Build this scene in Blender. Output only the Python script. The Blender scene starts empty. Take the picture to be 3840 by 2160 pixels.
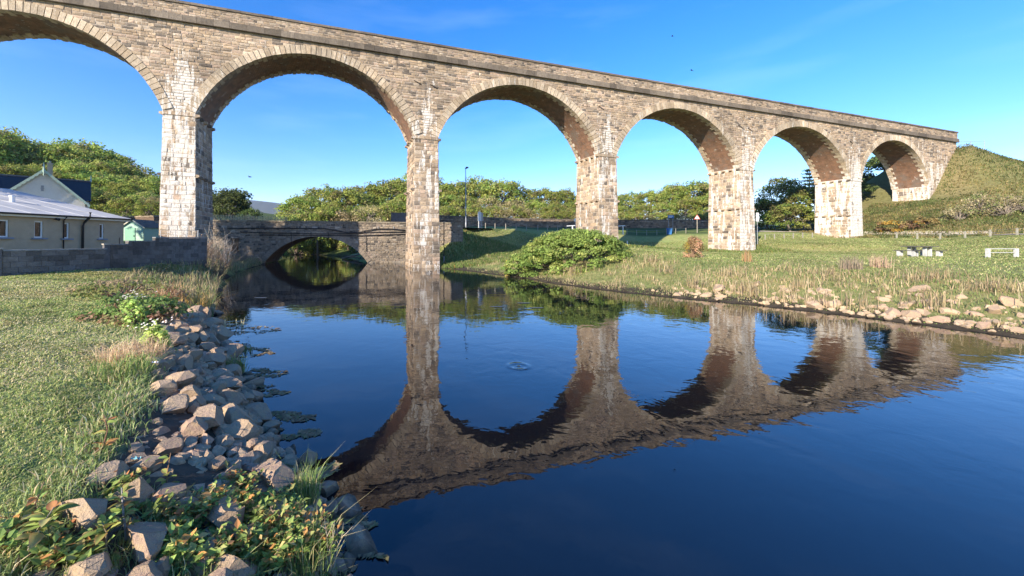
import bpy, math
import numpy as np
from mathutils import Vector, Matrix
R = math.radians
C = bpy.context.scene.collection
SC = bpy.context.scene

# ------------------------------------------------------------------ camera
FPX, PITCH, ROLL, CZ = 1463.4, -.013, .0012, 2.8433
cam_d = bpy.data.cameras.new('camera'); cam = bpy.data.objects.new('camera', cam_d); C.objects.link(cam)
cam_d.sensor_width = 36; cam_d.lens = FPX/3840*36
cam_d.shift_x = 208.2/3840; cam_d.shift_y = -198.9/3840
cam_d.clip_start = .05; cam_d.clip_end = 9000
cam.location = (0, 0, CZ)
cam.rotation_mode = 'QUATERNION'
cam.rotation_quaternion = (Matrix.Rotation(R(90)-PITCH, 4, 'X') @ Matrix.Rotation(ROLL, 4, 'Z')).to_quaternion()
SC.camera = cam

# ------------------------------------------------------------------ light
SUN_EL, SUN_ANG = R(24), R(230.5)            # direction towards the sun: behind and left of the camera
sdir = Vector((math.cos(SUN_EL)*math.cos(SUN_ANG), math.cos(SUN_EL)*math.sin(SUN_ANG), math.sin(SUN_EL)))
sun_d = bpy.data.lights.new('sun', 'SUN'); sun_d.energy = 5.0; sun_d.angle = R(.5); sun_d.color = (1, .89, .74)
sun = bpy.data.objects.new('sun', sun_d); C.objects.link(sun)
sun.rotation_euler = sdir.to_track_quat('Z', 'Y').to_euler(); sun.location = sdir*60
W = bpy.data.worlds.new('World'); SC.world = W; W.use_nodes = True
wt = W.node_tree; wt.nodes.clear()
wo = wt.nodes.new('ShaderNodeOutputWorld'); wb = wt.nodes.new('ShaderNodeBackground')
sky = wt.nodes.new('ShaderNodeTexSky'); sky.sky_type = 'NISHITA'; sky.sun_disc = False
sky.sun_elevation = SUN_EL; sky.sun_rotation = R(90)-SUN_ANG; sky.altitude = 0; sky.air_density = 1.0; sky.dust_density = .1; sky.ozone_density = 2.5
hs_ = wt.nodes.new('ShaderNodeHueSaturation'); hs_.inputs['Saturation'].default_value = 1.4; hs_.inputs['Value'].default_value = 1.0
tc = wt.nodes.new('ShaderNodeTexCoord')
mp = wt.nodes.new('ShaderNodeMapping'); mp.inputs['Scale'].default_value = (1.2, 1.2, 7.0); mp.inputs['Location'].default_value = (3.3, 1.7, .4)
cn = wt.nodes.new('ShaderNodeTexNoise'); cn.inputs['Scale'].default_value = 2.2; cn.inputs['Detail'].default_value = 5; cn.inputs['Roughness'].default_value = .55
cr_ = wt.nodes.new('ShaderNodeMapRange'); cr_.inputs[1].default_value = .5; cr_.inputs[2].default_value = .85; cr_.inputs[3].default_value = 0; cr_.inputs[4].default_value = .08
cm_ = wt.nodes.new('ShaderNodeMixRGB'); cm_.inputs[2].default_value = (6.2, 7.6, 10.0, 1)
mu_ = wt.nodes.new('ShaderNodeMixRGB'); mu_.blend_type = 'MULTIPLY'; mu_.inputs[0].default_value = 1; mu_.inputs[2].default_value = (.98, .90, 1.14, 1)
wt.links.new(sky.outputs[0], hs_.inputs['Color']); wt.links.new(hs_.outputs[0], mu_.inputs[1]); wt.links.new(mu_.outputs[0], cm_.inputs[1])
wt.links.new(tc.outputs['Generated'], mp.inputs[0]); wt.links.new(mp.outputs[0], cn.inputs['Vector'])
wt.links.new(cn.outputs[0], cr_.inputs[0]); wt.links.new(cr_.outputs[0], cm_.inputs[0])
wt.links.new(cm_.outputs[0], wb.inputs[0]); wb.inputs[1].default_value = .13
wt.links.new(wb.outputs[0], wo.inputs[0])
SC.view_settings.view_transform = 'Standard'; SC.view_settings.look = 'None'
SC.view_settings.exposure = 1.12; SC.view_settings.gamma = 1; SC.view_settings.use_curve_mapping = False
SC.cycles.max_bounces = 6; SC.cycles.diffuse_bounces = 3; SC.cycles.glossy_bounces = 3; SC.cycles.transmission_bounces = 3
SC.cycles.caustics_reflective = False; SC.cycles.caustics_refractive = False

# ------------------------------------------------------------------ helpers
rng = np.random.default_rng(7)
DS = 1.490683                                # reading scale of the photograph (2576 wide) to 3840
PXc, PYc = 1920-208.2, 1080-198.9
def ray(dx, dy):
    X = (dx*DS-PXc)/FPX; Z = -(dy*DS-PYc)/FPX
    cr, sr = math.cos(ROLL), math.sin(ROLL); X, Z = X*cr-Z*sr, X*sr+Z*cr
    cp, sp = math.cos(PITCH), math.sin(PITCH)
    return np.array([X, cp+Z*sp, Z*cp-sp])
def gnd(dx, dy, z=0.):
    r = ray(dx, dy); return r*((z-CZ)/r[2])+np.array([0, 0, CZ])
def at(dx, dy, depth):
    r = ray(dx, dy); return r*(depth/r[1])+np.array([0, 0, CZ])

def mk(name, V, F, m=None, parent=None, col=None, uv=None, smooth=False, kind=None):
    """one mesh object from numpy arrays; F is an array (n,k) or a list of such arrays"""
    V = np.asarray(V, float).reshape(-1, 3)
    Fs = [np.asarray(f, int) for f in (F if isinstance(F, (list, tuple)) and isinstance(F[0], np.ndarray) and F[0].ndim == 2 else [np.asarray(F, int)]) if len(f)]
    me = bpy.data.meshes.new(name)
    me.vertices.add(len(V)); me.vertices.foreach_set('co', V.ravel())
    nl = sum(f.size for f in Fs); npg = sum(len(f) for f in Fs)
    me.loops.add(nl); me.polygons.add(npg)
    me.loops.foreach_set('vertex_index', np.concatenate([f.ravel() for f in Fs]).astype(np.int32))
    tot = np.concatenate([np.full(len(f), f.shape[1]) for f in Fs]); st = np.concatenate([[0], np.cumsum(tot)[:-1]])
    me.polygons.foreach_set('loop_start', st.astype(np.int32))
    try: me.polygons.foreach_set('loop_total', tot.astype(np.int32))
    except Exception: pass
    me.polygons.foreach_set('use_smooth', np.full(npg, bool(smooth)))
    me.update(calc_edges=True)
    if col is not None:
        col = np.asarray(col, float)
        if col.ndim == 1: col = np.tile(col, (len(V), 1))
        if col.shape[1] == 3: col = np.hstack([col, np.zeros((len(col), 1))])
        a = me.color_attributes.new('col', 'FLOAT_COLOR', 'POINT'); a.data.foreach_set('color', col.ravel())
    if uv is not None:
        l = me.uv_layers.new(name='uv'); idx = np.concatenate([f.ravel() for f in Fs]); l.data.foreach_set('uv', np.asarray(uv, float)[idx].ravel())
    if m: me.materials.append(m)
    o = bpy.data.objects.new(name, me); C.objects.link(o)
    if parent is not None: o.parent = parent
    if kind: o['kind'] = kind
    return o
def mkm(name, me, parent=None, loc=(0, 0, 0), rot=(0, 0, 0), scl=(1, 1, 1)):
    o = bpy.data.objects.new(name, me); C.objects.link(o); o.location = loc; o.rotation_euler = rot; o.scale = scl
    if parent is not None: o.parent = parent
    return o
def tag(o, label, cat, group=None, kind=None):
    o['label'] = label; o['category'] = cat
    if group: o['group'] = group
    if kind: o['kind'] = kind
    return o
def thing(name, label, cat, loc=(0, 0, 0), rz=0., group=None):
    o = bpy.data.objects.new(name, None); C.objects.link(o); o.location = loc; o.rotation_euler = (0, 0, rz)
    o.empty_display_size = .2
    return tag(o, label, cat, group)
def dup(root, loc, rz=0., scl=(1, 1, 1), label=None, group=None):
    r = root.copy(); C.objects.link(r); r.location = loc; r.rotation_euler = (0, 0, rz); r.scale = scl
    if label: r['label'] = label
    if group: r['group'] = group
    for ch in list(root.children):
        c = ch.copy(); C.objects.link(c); c.parent = r
        for g_ in list(ch.children):
            d = g_.copy(); C.objects.link(d); d.parent = c
    return r

class G:
    """collects geometry; everything ends in one mesh"""
    def __init__(s): s.V = []; s.F = {3: [], 4: []}; s.K = []; s.n = 0
    def add(s, V, F, col=None):
        V = np.asarray(V, float).reshape(-1, 3)
        for f in (F if isinstance(F, list) and len(F) and isinstance(F[0], np.ndarray) and F[0].ndim == 2 else [np.asarray(F, int)]):
            if len(f): s.F[f.shape[1]].append(f+s.n)
        s.V.append(V); s.n += len(V)
        if col is None: col = (.5, .5, .5, 0)
        col = np.asarray(col, float)
        if col.ndim == 1: col = np.tile(col, (len(V), 1))
        if col.shape[1] == 3: col = np.hstack([col, np.zeros((len(col), 1))])
        s.K.append(col); return s
    def box(s, c, d, rz=0., col=None, M=None):
        c = np.array(c, float); d = np.array(d, float)/2
        v = np.array([[x, y, z] for x in (-1, 1) for y in (-1, 1) for z in (-1, 1)], float)*d
        if rz: q = np.array([[math.cos(rz), -math.sin(rz), 0], [math.sin(rz), math.cos(rz), 0], [0, 0, 1]]); v = v@q.T
        if M is not None: v = v@np.array(M).T
        f = np.array([[0, 1, 3, 2], [4, 6, 7, 5], [0, 4, 5, 1], [2, 3, 7, 6], [0, 2, 6, 4], [1, 5, 7, 3]])
        return s.add(v+c, f, col)
    def tube(s, pts, rad, n=6, col=None, cap=True):
        pts = np.asarray(pts, float); rad = np.broadcast_to(np.asarray(rad, float), (len(pts),))
        ring = []
        up = np.array([0, 0, 1.])
        for i, p in enumerate(pts):
            t = pts[min(i+1, len(pts)-1)]-pts[max(i-1, 0)]; t = t/(np.linalg.norm(t)+1e-9)
            a = np.cross(t, up if abs(t[2]) < .93 else np.array([1., 0, 0])); a /= np.linalg.norm(a); b = np.cross(t, a)
            th = np.arange(n)*2*math.pi/n
            ring.append(p+rad[i]*(np.cos(th)[:, None]*a+np.sin(th)[:, None]*b))
        V = np.concatenate(ring); f = []
        for i in range(len(pts)-1):
            for j in range(n): f.append([i*n+j, i*n+(j+1) % n, (i+1)*n+(j+1) % n, (i+1)*n+j])
        F = [np.array(f)]
        if cap:
            k = len(V); V = np.vstack([V, pts[0], pts[-1]]); e = (len(pts)-1)*n
            F.append(np.array([[k, (j+1) % n, j] for j in range(n)]+[[k+1, e+j, e+(j+1) % n] for j in range(n)]))
        return s.add(V, F, col)
    def prism(s, poly, z0, z1, col=None):
        """poly: list of (x,y); extruded in z"""
        n = len(poly); p = np.array(poly, float)
        V = np.vstack([np.c_[p, np.full(n, z0)], np.c_[p, np.full(n, z1)], [[*p.mean(0), z0]], [[*p.mean(0), z1]]])
        q = np.array([[i, (i+1) % n, n+(i+1) % n, n+i] for i in range(n)])
        t = np.array([[2*n, (i+1) % n, i] for i in range(n)]+[[2*n+1, n+i, n+(i+1) % n] for i in range(n)])
        return s.add(V, [q, t], col)
    def arrays(s):
        return np.concatenate(s.V), [np.concatenate(s.F[k]) for k in (3, 4) if s.F[k]], np.concatenate(s.K)
    def build(s, name, m, parent=None, smooth=False, kind=None, xf=None):
        V, F, K = s.arrays()
        if xf is not None: V = xf(V)
        return mk(name, V, F, m, parent, K, smooth=smooth, kind=kind)

def pnoise(x, y, sc=1., seed=0):
    """cheap smooth pseudo noise 0..1 (sum of rotated sines)"""
    r = np.random.default_rng(seed+100); v = 0
    for i in range(7):
        a = r.uniform(0, 6.28); k = sc*r.uniform(.5, 2.2); p = r.uniform(0, 6.28)
        v = v+np.sin((x*math.cos(a)+y*math.sin(a))*k+p+1.3*np.sin((y*math.cos(a)-x*math.sin(a))*k*.7+p*2))
    return np.clip(.5+v/9., 0, 1)

# ------------------------------------------------------------------ materials
def newmat(name):
    m = bpy.data.materials.new(name); m.use_nodes = True; nt = m.node_tree; nt.nodes.clear()
    o = nt.nodes.new('ShaderNodeOutputMaterial'); b = nt.nodes.new('ShaderNodeBsdfPrincipled'); nt.links.new(b.outputs[0], o.inputs[0])
    return m, nt, b, o
def N(nt, t, **kw):
    n = nt.nodes.new(t)
    for k, v in kw.items():
        if k.startswith('i_'): n.inputs[k[2:].replace('_', ' ')].default_value = v
        else: setattr(n, k, v)
    return n
def noise(nt, scale, detail=4, rough=.55, vec=None, dist=0.):
    n = N(nt, 'ShaderNodeTexNoise'); n.inputs['Scale'].default_value = scale; n.inputs['Detail'].default_value = detail; n.inputs['Roughness'].default_value = rough
    n.inputs['Distortion'].default_value = dist
    if vec is not None: nt.links.new(vec, n.inputs['Vector'])
    return n.outputs[0]
def mrange(nt, src, a, b, c, d):
    n = N(nt, 'ShaderNodeMapRange'); nt.links.new(src, n.inputs[0])
    for i, v in zip((1, 2, 3, 4), (a, b, c, d)): n.inputs[i].default_value = v
    return n.outputs[0]
def math_(nt, op, a, b=None, c=None):
    n = N(nt, 'ShaderNodeMath', operation=op)
    for i, v in enumerate((a, b, c)):
        if v is None: continue
        if isinstance(v, (int, float)): n.inputs[i].default_value = v
        else: nt.links.new(v, n.inputs[i])
    return n.outputs[0]
def mixc(nt, fac, a, b, mode='MIX'):
    n = N(nt, 'ShaderNodeMixRGB', blend_type=mode)
    for i, v in enumerate((fac, a, b)):
        if isinstance(v, (int, float)): n.inputs[i].default_value = v
        elif isinstance(v, tuple): n.inputs[i].default_value = (*v, 1) if len(v) == 3 else v
        else: nt.links.new(v, n.inputs[i])
    return n.outputs[0]
def gray(nt, v):
    n = N(nt, 'ShaderNodeCombineXYZ')
    for i in range(3): nt.links.new(v, n.inputs[i])
    return n.outputs[0]
def bump(nt, b, h, dist=.02, strength=1.):
    n = N(nt, 'ShaderNodeBump'); n.inputs['Distance'].default_value = dist; n.inputs['Strength'].default_value = strength
    nt.links.new(h, n.inputs['Height']); nt.links.new(n.outputs[0], b.inputs['Normal']); return n
def pos(nt): return N(nt, 'ShaderNodeNewGeometry').outputs['Position']
def objpos(nt): return N(nt, 'ShaderNodeTexCoord').outputs['Object']
def mapped(nt, v, sc):
    n = N(nt, 'ShaderNodeMapping'); n.inputs['Scale'].default_value = sc; nt.links.new(v, n.inputs[0]); return n.outputs[0]

def plain(name, c, rough=.7, var=.25, scale=3., metal=0., bumpd=0., spec=.3):
    m, nt, b, o = newmat(name); p = objpos(nt)
    n = noise(nt, scale, 5, .6, p); f = mrange(nt, n, .25, .75, 1-var, 1+var)
    nt.links.new(mixc(nt, 1., (*c,), gray(nt, f), 'MULTIPLY'), b.inputs['Base Color'])
    b.inputs['Roughness'].default_value = rough; b.inputs['Metallic'].default_value = metal; b.inputs['Specular IOR Level'].default_value = spec
    if bumpd: bump(nt, b, noise(nt, scale*6, 4, .6, p), bumpd)
    return m

def masonry(name, lime=True):
    """base colour from the stone's own 'col', its alpha says how limy the place is"""
    m, nt, b, o = newmat(name); p = pos(nt)
    at_ = N(nt, 'ShaderNodeAttribute', attribute_name='col')
    f = mrange(nt, noise(nt, 5., 6, .62, p), .25, .75, .72, 1.28)
    c = mixc(nt, 1., at_.outputs['Color'], gray(nt, f), 'MULTIPLY')
    c = mixc(nt, 1., c, gray(nt, mrange(nt, noise(nt, .22, 4, .6, p), .32, .68, .74, 1.2)), 'MULTIPLY')
    lich = mrange(nt, noise(nt, 1.1, 5, .65, p), .54, .72, 0., .4)
    c = mixc(nt, lich, c, (.17, .14, .105))
    if lime:
        ns = noise(nt, 1., 5, .6, mapped(nt, p, (2.6, 2.6, .34)), .8)
        nf = noise(nt, 9., 4, .65, p)
        v = math_(nt, 'ADD', math_(nt, 'MULTIPLY_ADD', at_.outputs['Alpha'], .46, ns), math_(nt, 'MULTIPLY', nf, .28))
        c = mixc(nt, mrange(nt, v, .9, .99, 0., .93), c, (.65, .605, .53))
        nd = noise(nt, 1., 4, .6, mapped(nt, p, (2.1, 2.1, .3)))
        c = mixc(nt, mrange(nt, nd, .6, .72, 0., .55), c, (.075, .062, .05))
    nt.links.new(c, b.inputs['Base Color']); b.inputs['Roughness'].default_value = .9; b.inputs['Specular IOR Level'].default_value = .2
    bump(nt, b, noise(nt, 14., 6, .65, p), .05)
    return m
M_STONE = masonry('weathered_sandstone')
M_RUBBLE = masonry('rubble_stone', False)
def soffit_mat():
    m, nt, b, o = newmat('soffit_brick')
    uv = N(nt, 'ShaderNodeUVMap', uv_map='uv').outputs[0]; p = pos(nt)
    br = N(nt, 'ShaderNodeTexBrick'); nt.links.new(uv, br.inputs['Vector'])
    br.inputs['Scale'].default_value = 1.; br.inputs['Brick Width'].default_value = .62; br.inputs['Row Height'].default_value = .16; br.inputs['Mortar Size'].default_value = .016
    br.inputs['Color1'].default_value = (.24, .12, .065, 1); br.inputs['Color2'].default_value = (.17, .10, .06, 1); br.inputs['Mortar'].default_value = (.26, .18, .12, 1); br.inputs['Bias'].default_value = -.2
    f = mrange(nt, noise(nt, 1.6, 6, .65, p), .3, .7, .6, 1.3)
    c = mixc(nt, 1., br.outputs['Color'], gray(nt, f), 'MULTIPLY')
    c = mixc(nt, mrange(nt, noise(nt, .45, 4, .6, p), .52, .64, 0., .7), c, (.17, .14, .11))
    c = mixc(nt, mrange(nt, noise(nt, 1., 5, .6, mapped(nt, p, (2.2, 2.2, .5))), .63, .7, 0., .7), c, (.6, .55, .47))
    nt.links.new(c, b.inputs['Base Color']); b.inputs['Roughness'].default_value = .9
    bump(nt, b, math_(nt, 'ADD', br.outputs['Fac'], noise(nt, 8., 4, .6, p)), -.03)
    return m
M_SOFF = soffit_mat()

def foliage(name, trans=.35, rough=.72, gain=1.5):
    m, nt, b, o = newmat(name)
    a = N(nt, 'ShaderNodeAttribute', attribute_name='col'); oi = N(nt, 'ShaderNodeObjectInfo')
    f = mrange(nt, oi.outputs['Random'], 0, 1, .8*gain, 1.2*gain)
    c = mixc(nt, 1., a.outputs['Color'], gray(nt, f), 'MULTIPLY')
    hu = N(nt, 'ShaderNodeHueSaturation'); nt.links.new(c, hu.inputs['Color']); nt.links.new(mrange(nt, oi.outputs['Random'], 0, 1, .485, .515), hu.inputs['Hue'])
    nt.links.new(hu.outputs[0], b.inputs['Base Color']); b.inputs['Roughness'].default_value = rough; b.inputs['Specular IOR Level'].default_value = .18
    t = N(nt, 'ShaderNodeBsdfTranslucent'); nt.links.new(hu.outputs[0], t.inputs['Color'])
    mx = N(nt, 'ShaderNodeMixShader'); mx.inputs[0].default_value = trans
    nt.links.new(b.outputs[0], mx.inputs[1]); nt.links.new(t.outputs[0], mx.inputs[2]); nt.links.new(mx.outputs[0], o.inputs[0])
    return m
M_LEAF = foliage('leaf', .45, gain=2.85); M_LEAF2 = foliage('weed_leaf', .35, gain=1.75); M_GRASS = foliage('grass_blade', .35, gain=1.95)
def vcol(name, rough=.85, bumpd=.02, sc=8., var=.25, spec=.25):
    m, nt, b, o = newmat(name); p = pos(nt)
    a = N(nt, 'ShaderNodeAttribute', attribute_name='col')
    f = mrange(nt, noise(nt, sc, 6, .65, p), .25, .75, 1-var, 1+var)
    nt.links.new(mixc(nt, 1., a.outputs['Color'], gray(nt, f), 'MULTIPLY'), b.inputs['Base Color'])
    b.inputs['Roughness'].default_value = rough; b.inputs['Specular IOR Level'].default_value = spec
    if bumpd: bump(nt, b, noise(nt, sc*2.2, 6, .65, p), bumpd)
    return m
M_GROUND = vcol('ground_turf', .95, .05, 3., .38, .1)
M_BARK = vcol('bark', .9, .02, 10., .3)
M_PAINT = vcol('painted', .55, 0, 6., .12)
def rock_mat():
    m, nt, b, o = newmat('quarried_granite'); p = objpos(nt); oi = N(nt, 'ShaderNodeObjectInfo')
    va = N(nt, 'ShaderNodeVectorMath', operation='ADD'); nt.links.new(p, va.inputs[0])
    cx = N(nt, 'ShaderNodeCombineXYZ'); nt.links.new(math_(nt, 'MULTIPLY', oi.outputs['Random'], 40.), cx.inputs[0]); nt.links.new(cx.outputs[0], va.inputs[1]); v = va.outputs[0]
    base = mixc(nt, oi.outputs['Random'], (.37, .25, .175), (.40, .30, .20))
    c = mixc(nt, mrange(nt, noise(nt, 2.2, 5, .6, v), .42, .6, 0., .7), base, (.46, .33, .19))
    c = mixc(nt, mrange(nt, noise(nt, 3.3, 5, .65, v), .57, .74, 0., .6), c, (.20, .155, .135))
    c = mixc(nt, 1., c, gray(nt, mrange(nt, noise(nt, 26., 4, .7, v), .3, .7, .72, 1.28)), 'MULTIPLY')
    c = mixc(nt, mrange(nt, noise(nt, 5., 5, .7, v), .64, .72, 0., .5), c, (.45, .41, .33))
    sx = N(nt, 'ShaderNodeSeparateXYZ'); nt.links.new(pos(nt), sx.inputs[0]); c = mixc(nt, mrange(nt, math_(nt, 'MULTIPLY_ADD', noise(nt, 3., 3, .6, v), .08, sx.outputs['Z']), .07, .13, .72, 0.), c, (.05, .042, .032))
    nt.links.new(c, b.inputs['Base Color']); b.inputs['Roughness'].default_value = .85; b.inputs['Specular IOR Level'].default_value = .25
    bump(nt, b, math_(nt, 'ADD', noise(nt, 6., 6, .6, v), math_(nt, 'MULTIPLY', noise(nt, 30., 4, .6, v), .35)), .02)
    return m
M_ROCK = rock_mat()
def water_mat():
    m, nt, b, o = newmat('dark_river_water'); p = pos(nt)
    b.inputs['Base Color'].default_value = (.003, .0045, .008, 1); b.inputs['Roughness'].default_value = .012; b.inputs['IOR'].default_value = 1.6
    calm = mrange(nt, noise(nt, .085, 2, .5, p), .38, .62, .25, 1.)
    a = noise(nt, 2.0, 3, .5, p, .4); a2 = noise(nt, .42, 2, .5, p); a3 = noise(nt, 6., 2, .5, p)
    h = math_(nt, 'MULTIPLY', math_(nt, 'ADD', math_(nt, 'ADD', a, math_(nt, 'MULTIPLY', a2, 1.3)), math_(nt, 'MULTIPLY', a3, .07)), calm)
    c0 = gnd(1305, 921)
    d = N(nt, 'ShaderNodeVectorMath', operation='DISTANCE'); nt.links.new(p, d.inputs[0]); d.inputs[1].default_value = (c0[0], c0[1], 0)
    rr = d.outputs['Value']
    e = math_(nt, 'POWER', 2.718, math_(nt, 'MULTIPLY', math_(nt, 'POWER', math_(nt, 'MULTIPLY', math_(nt, 'SUBTRACT', rr, .21), 14.), 2.), -1.))
    e2 = math_(nt, 'POWER', 2.718, math_(nt, 'MULTIPLY', math_(nt, 'POWER', math_(nt, 'MULTIPLY', rr, 22.), 2.), -1.))
    ring = math_(nt, 'MULTIPLY', math_(nt, 'ADD', e, e2), .42)
    bump(nt, b, math_(nt, 'ADD', h, math_(nt, 'MULTIPLY', ring, 2.2)), .0075)
    return m
M_WATER = water_mat()
M_TARMAC = plain('tarmac', (.055, .053, .05), .9, .2, 5.)
M_RENDER = plain('wet_dash_render', (.42, .33, .225), .95, .12, 2., bumpd=.02)
M_WHITEWALL = plain('whitewash', (.78, .77, .73), .85, .06, 3., bumpd=.02)
M_WHITE = plain('white_paint', (.78, .77, .74), .5, .06)
M_SLATE = plain('slate', (.035, .037, .043), .6, .25, 4., bumpd=.01)
M_FELT = plain('grey_roof_sheet', (.46, .45, .43), .75, .22, .8)
M_BLACK = plain('black_plastic', (.02, .02, .022), .45, .15)
M_GREY = plain('galvanised', (.32, .33, .34), .5, .12, metal=.35)
M_SILL = plain('blue_grey_sill', (.20, .23, .28), .7, .1)
M_MINT = plain('mint_paint', (.37, .56, .42), .65, .08, 3.)
M_TRIM = plain('pale_green_trim', (.42, .55, .47), .6, .08)
M_DOOR = plain('green_door_paint', (.22, .44, .31), .65, .08)
M_BLUE = plain('blue_sign', (.05, .17, .40), .5, .1)
M_RED = plain('red_border', (.55, .08, .06), .5, .1)
M_WOOD = plain('weathered_wood', (.30, .27, .22), .85, .25, 9.)
M_PALEWOOD = plain('pale_picket', (.45, .38, .22), .85, .2, 7.)
M_CREAM = plain('cream_render', (.50, .44, .31), .85, .12)
M_CONC = plain('painted_concrete', (.46, .46, .43), .8, .25)
M_DARKTOP = plain('dark_stained_slat', (.10, .09, .08), .7, .2)
M_WEED = vcol('river_weed', .95, .03, 9., .4)
M_BIRD = plain('black_feather', (.012, .012, .014), .6, .1)
M_HILL = plain('heather_moor', (.065, .075, .06), 1., .35, .006)
def glass_mat():
    m, nt, b, o = newmat('window_glass'); b.inputs['Base Color'].default_value = (.015, .018, .02, 1); b.inputs['Roughness'].default_value = .05
    p = objpos(nt); bump(nt, b, noise(nt, 1.5, 2, .5, p), .01); return m
M_GLASS = glass_mat()

# ------------------------------------------------------------------ terrain
VA = .2861; VX, VY = -23.0252, 34.2872
vu = np.array([math.cos(VA), math.sin(VA)]); vn = np.array([-vu[1], vu[0]])
def st(x, y): dx, dy = x-VX, y-VY; return dx*vu[0]+dy*vu[1], dx*vn[0]+dy*vn[1]
def xy(s, t): return VX+s*vu[0]+t*vn[0], VY+s*vu[1]+t*vn[1]
BA = R(12.4947); B0 = np.array([-22.399, 45.399]); bu = np.array([math.cos(BA), math.sin(BA)]); bn = np.array([-bu[1], bu[0]])
def bxy(p, q): return B0[0]+p*bu[0]+q*bn[0], B0[1]+p*bu[1]+q*bn[1]
SH_L = [(1.6, -40), (1.6, -3), (1.1, 0), (.3, 1.5), (-.75, 2.9), (-1.0, 3.5), (-1.3, 4.1), (-1.75, 4.7), (-2.5, 5.5), (-3.3, 6.5), (-4.3, 7.9), (-5.5, 9.5), (-7.2, 11.8), (-8.8, 14.2), (-11.0, 17.8), (-14.5, 24), (-17.2, 28.8), (-19.2, 34), (-20.6, 39), (-22.2, 44.8), (-24.5, 53), (-27, 60), (-33, 70), (-46, 79)]
SH_R = [(-44, 86), (-30, 77), (-20, 68), (-14.5, 60), (-10.9, 54), (-7.5, 49.2), (-4.2, 48.5), (-3, 45.5), (-1.4, 39.5), (1.1, 35.8), (3.0, 32.4), (5.3, 28.5), (6.5, 25.2), (8.9, 21.4), (10.8, 19.2), (13.1, 17.2), (14.5, 15.2), (15.6, 13.3), (16.5, 11.4), (17.6, 8), (18, 2), (18, -40)]
RIV = np.array(SH_L+SH_R, float)
def segdist(P, poly, closed=False):
    A = poly; B = np.roll(poly, -1, 0)
    if not closed: A, B = A[:-1], B[:-1]
    d = np.full(len(P), 1e9)
    for a, b in zip(A, B):
        ab = b-a; t = np.clip(((P-a)@ab)/(ab@ab), 0, 1); d = np.minimum(d, np.hypot(*(P-a-t[:, None]*ab).T))
    return d
def inside(P, poly):
    x, y = P.T; r = np.zeros(len(P), bool); n = len(poly); j = n-1
    for i in range(n):
        xi, yi = poly[i]; xj, yj = poly[j]
        c = ((yi > y) != (yj > y)) & (x < (xj-xi)*(y-yi)/(yj-yi+1e-12)+xi); r ^= c; j = i
    return r
LE = np.array([(-1.4, -6), (-1.8, -2), (-2.3, 0), (-2.6, 1.6), (-2.71, 2.36), (-2.83, 2.71), (-3.07, 3.3), (-3.42, 3.78), (-3.6, 4.25), (-3.78, 4.6), (-4.37, 5.55), (-5.78, 7.43), (-7.67, 10.03), (-9.44, 12.51), (-14.99, 20.3), (-16.9, 25), (-19.2, 31)])
CP = [(x, y, .84) for x, y in LE]+[(x, y, -.02) for x, y in SH_L[2:]]+[(x, y, 0.02) for x, y in SH_R[:-1]]+[
 (-4, -6, 1.0), (-6, 2, .98), (-9, 5, 1.05), (-9, 9, 1.02), (-13, 11, 1.2), (-18.4, 15.8, 1.34), (-16.9, 18.8, 1.48), (-16.3, 21.5, 1.56), (-15.6, 23.8, 1.5), (-14, 14, 1.28), (-22, 12, 1.35), (-40, 0, 1.5), (-30, -30, 1.5), (0, -30, 1.2),
 (-21, 20, 1.6), (-24, 26, 1.8), (-22, 32, 2.3), (-24, 35, 2.6), (-26.5, 40, 2.0), (-22.8, 37, 1.1), (-24, 43, .7), (-26.5, 43, 1.6), (-35, 30, 2.0), (-40, 40, 2.6), (-30, 47, 4.2), (-40, 48, 4.4), (-50, 55, 5), (-60, 30, 3.5), (-80, 30, 6),
 (-45, 60, 5), (-60, 62, 6), (-75, 85, 11), (-62, 88, 10), (-50, 86, 7.5), (-88, 65, 9), (-42, 72, 5.5), (-110, 90, 14), (-36, 66, 5), (-80, 120, 14), (-50, 130, 10), (-35, 84, 4),
 (.9, 53.5, 4.2), (4, 60, 4.45), (10, 63.5, 4.5), (16, 65.5, 4.5), (26, 67, 4.45), (38, 67.5, 4.35), (50, 65, 4.1), (5, 52, 1.2), (9.5, 56, 1.55), (16, 59.2, 1.7), (25, 60.5, 1.6), (34, 61, 1.8), (2, 45, .45), (6, 46, .8), (12, 50, 1.5), (6, 41, .8), (-1, 50.5, 2.8), (19, 46.5, 2.2), (15, 40, 1.9), (11, 33, 1.5), (24, 54, 1.5), (13, 29, 1.5), (18, 30, 1.45),
 (41, 53, 1.35), (30, 50, 1.4), (30, 40, 1.4), (22, 36, 1.45), (25, 28, 1.5), (36, 30.5, 1.6), (40, 28.8, 1.62), (48, 30, 1.8), (22, 24, 1.3), (27, 20, 1.4), (34, 18, 1.5), (24, 14, 1.2), (40, 5, 1.6), (30, -20, 1.5), (60, 0, 2),
 (57, 57.5, 2.4), (61.5, 59, 3.4), (47, 47, 1.5), (50, 42, 1.9), (56.7, 39, 3.3), (63, 36, 3.8), (55, 62, 3.9), (70, 30, 3.8), (100, 20, 4.2), (62, 66, 4.4), (75, 72, 5), (90, 95, 6),
 (0, 66, 4.9), (14, 72.5, 5.2), (30, 76, 5.2), (-3, 70, 5.4), (-12, 75, 5.2), (5, 82, 6), (20, 86, 6), (40, 86, 6), (56, 80, 5.5), (-15, 92, 6), (5, 96, 7), (25, 98, 7.5), (45, 96, 7.5), (65, 100, 7.5), (-10, 115, 7), (25, 125, 8), (60, 130, 8), (-30, 110, 6), (-33, 140, 6), (-20, 150, 8), (100, 140, 10)]
_xs = lambda y: np.interp(y, [p[1] for p in SH_L[1:18]], [p[0] for p in SH_L[1:18]])
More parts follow.
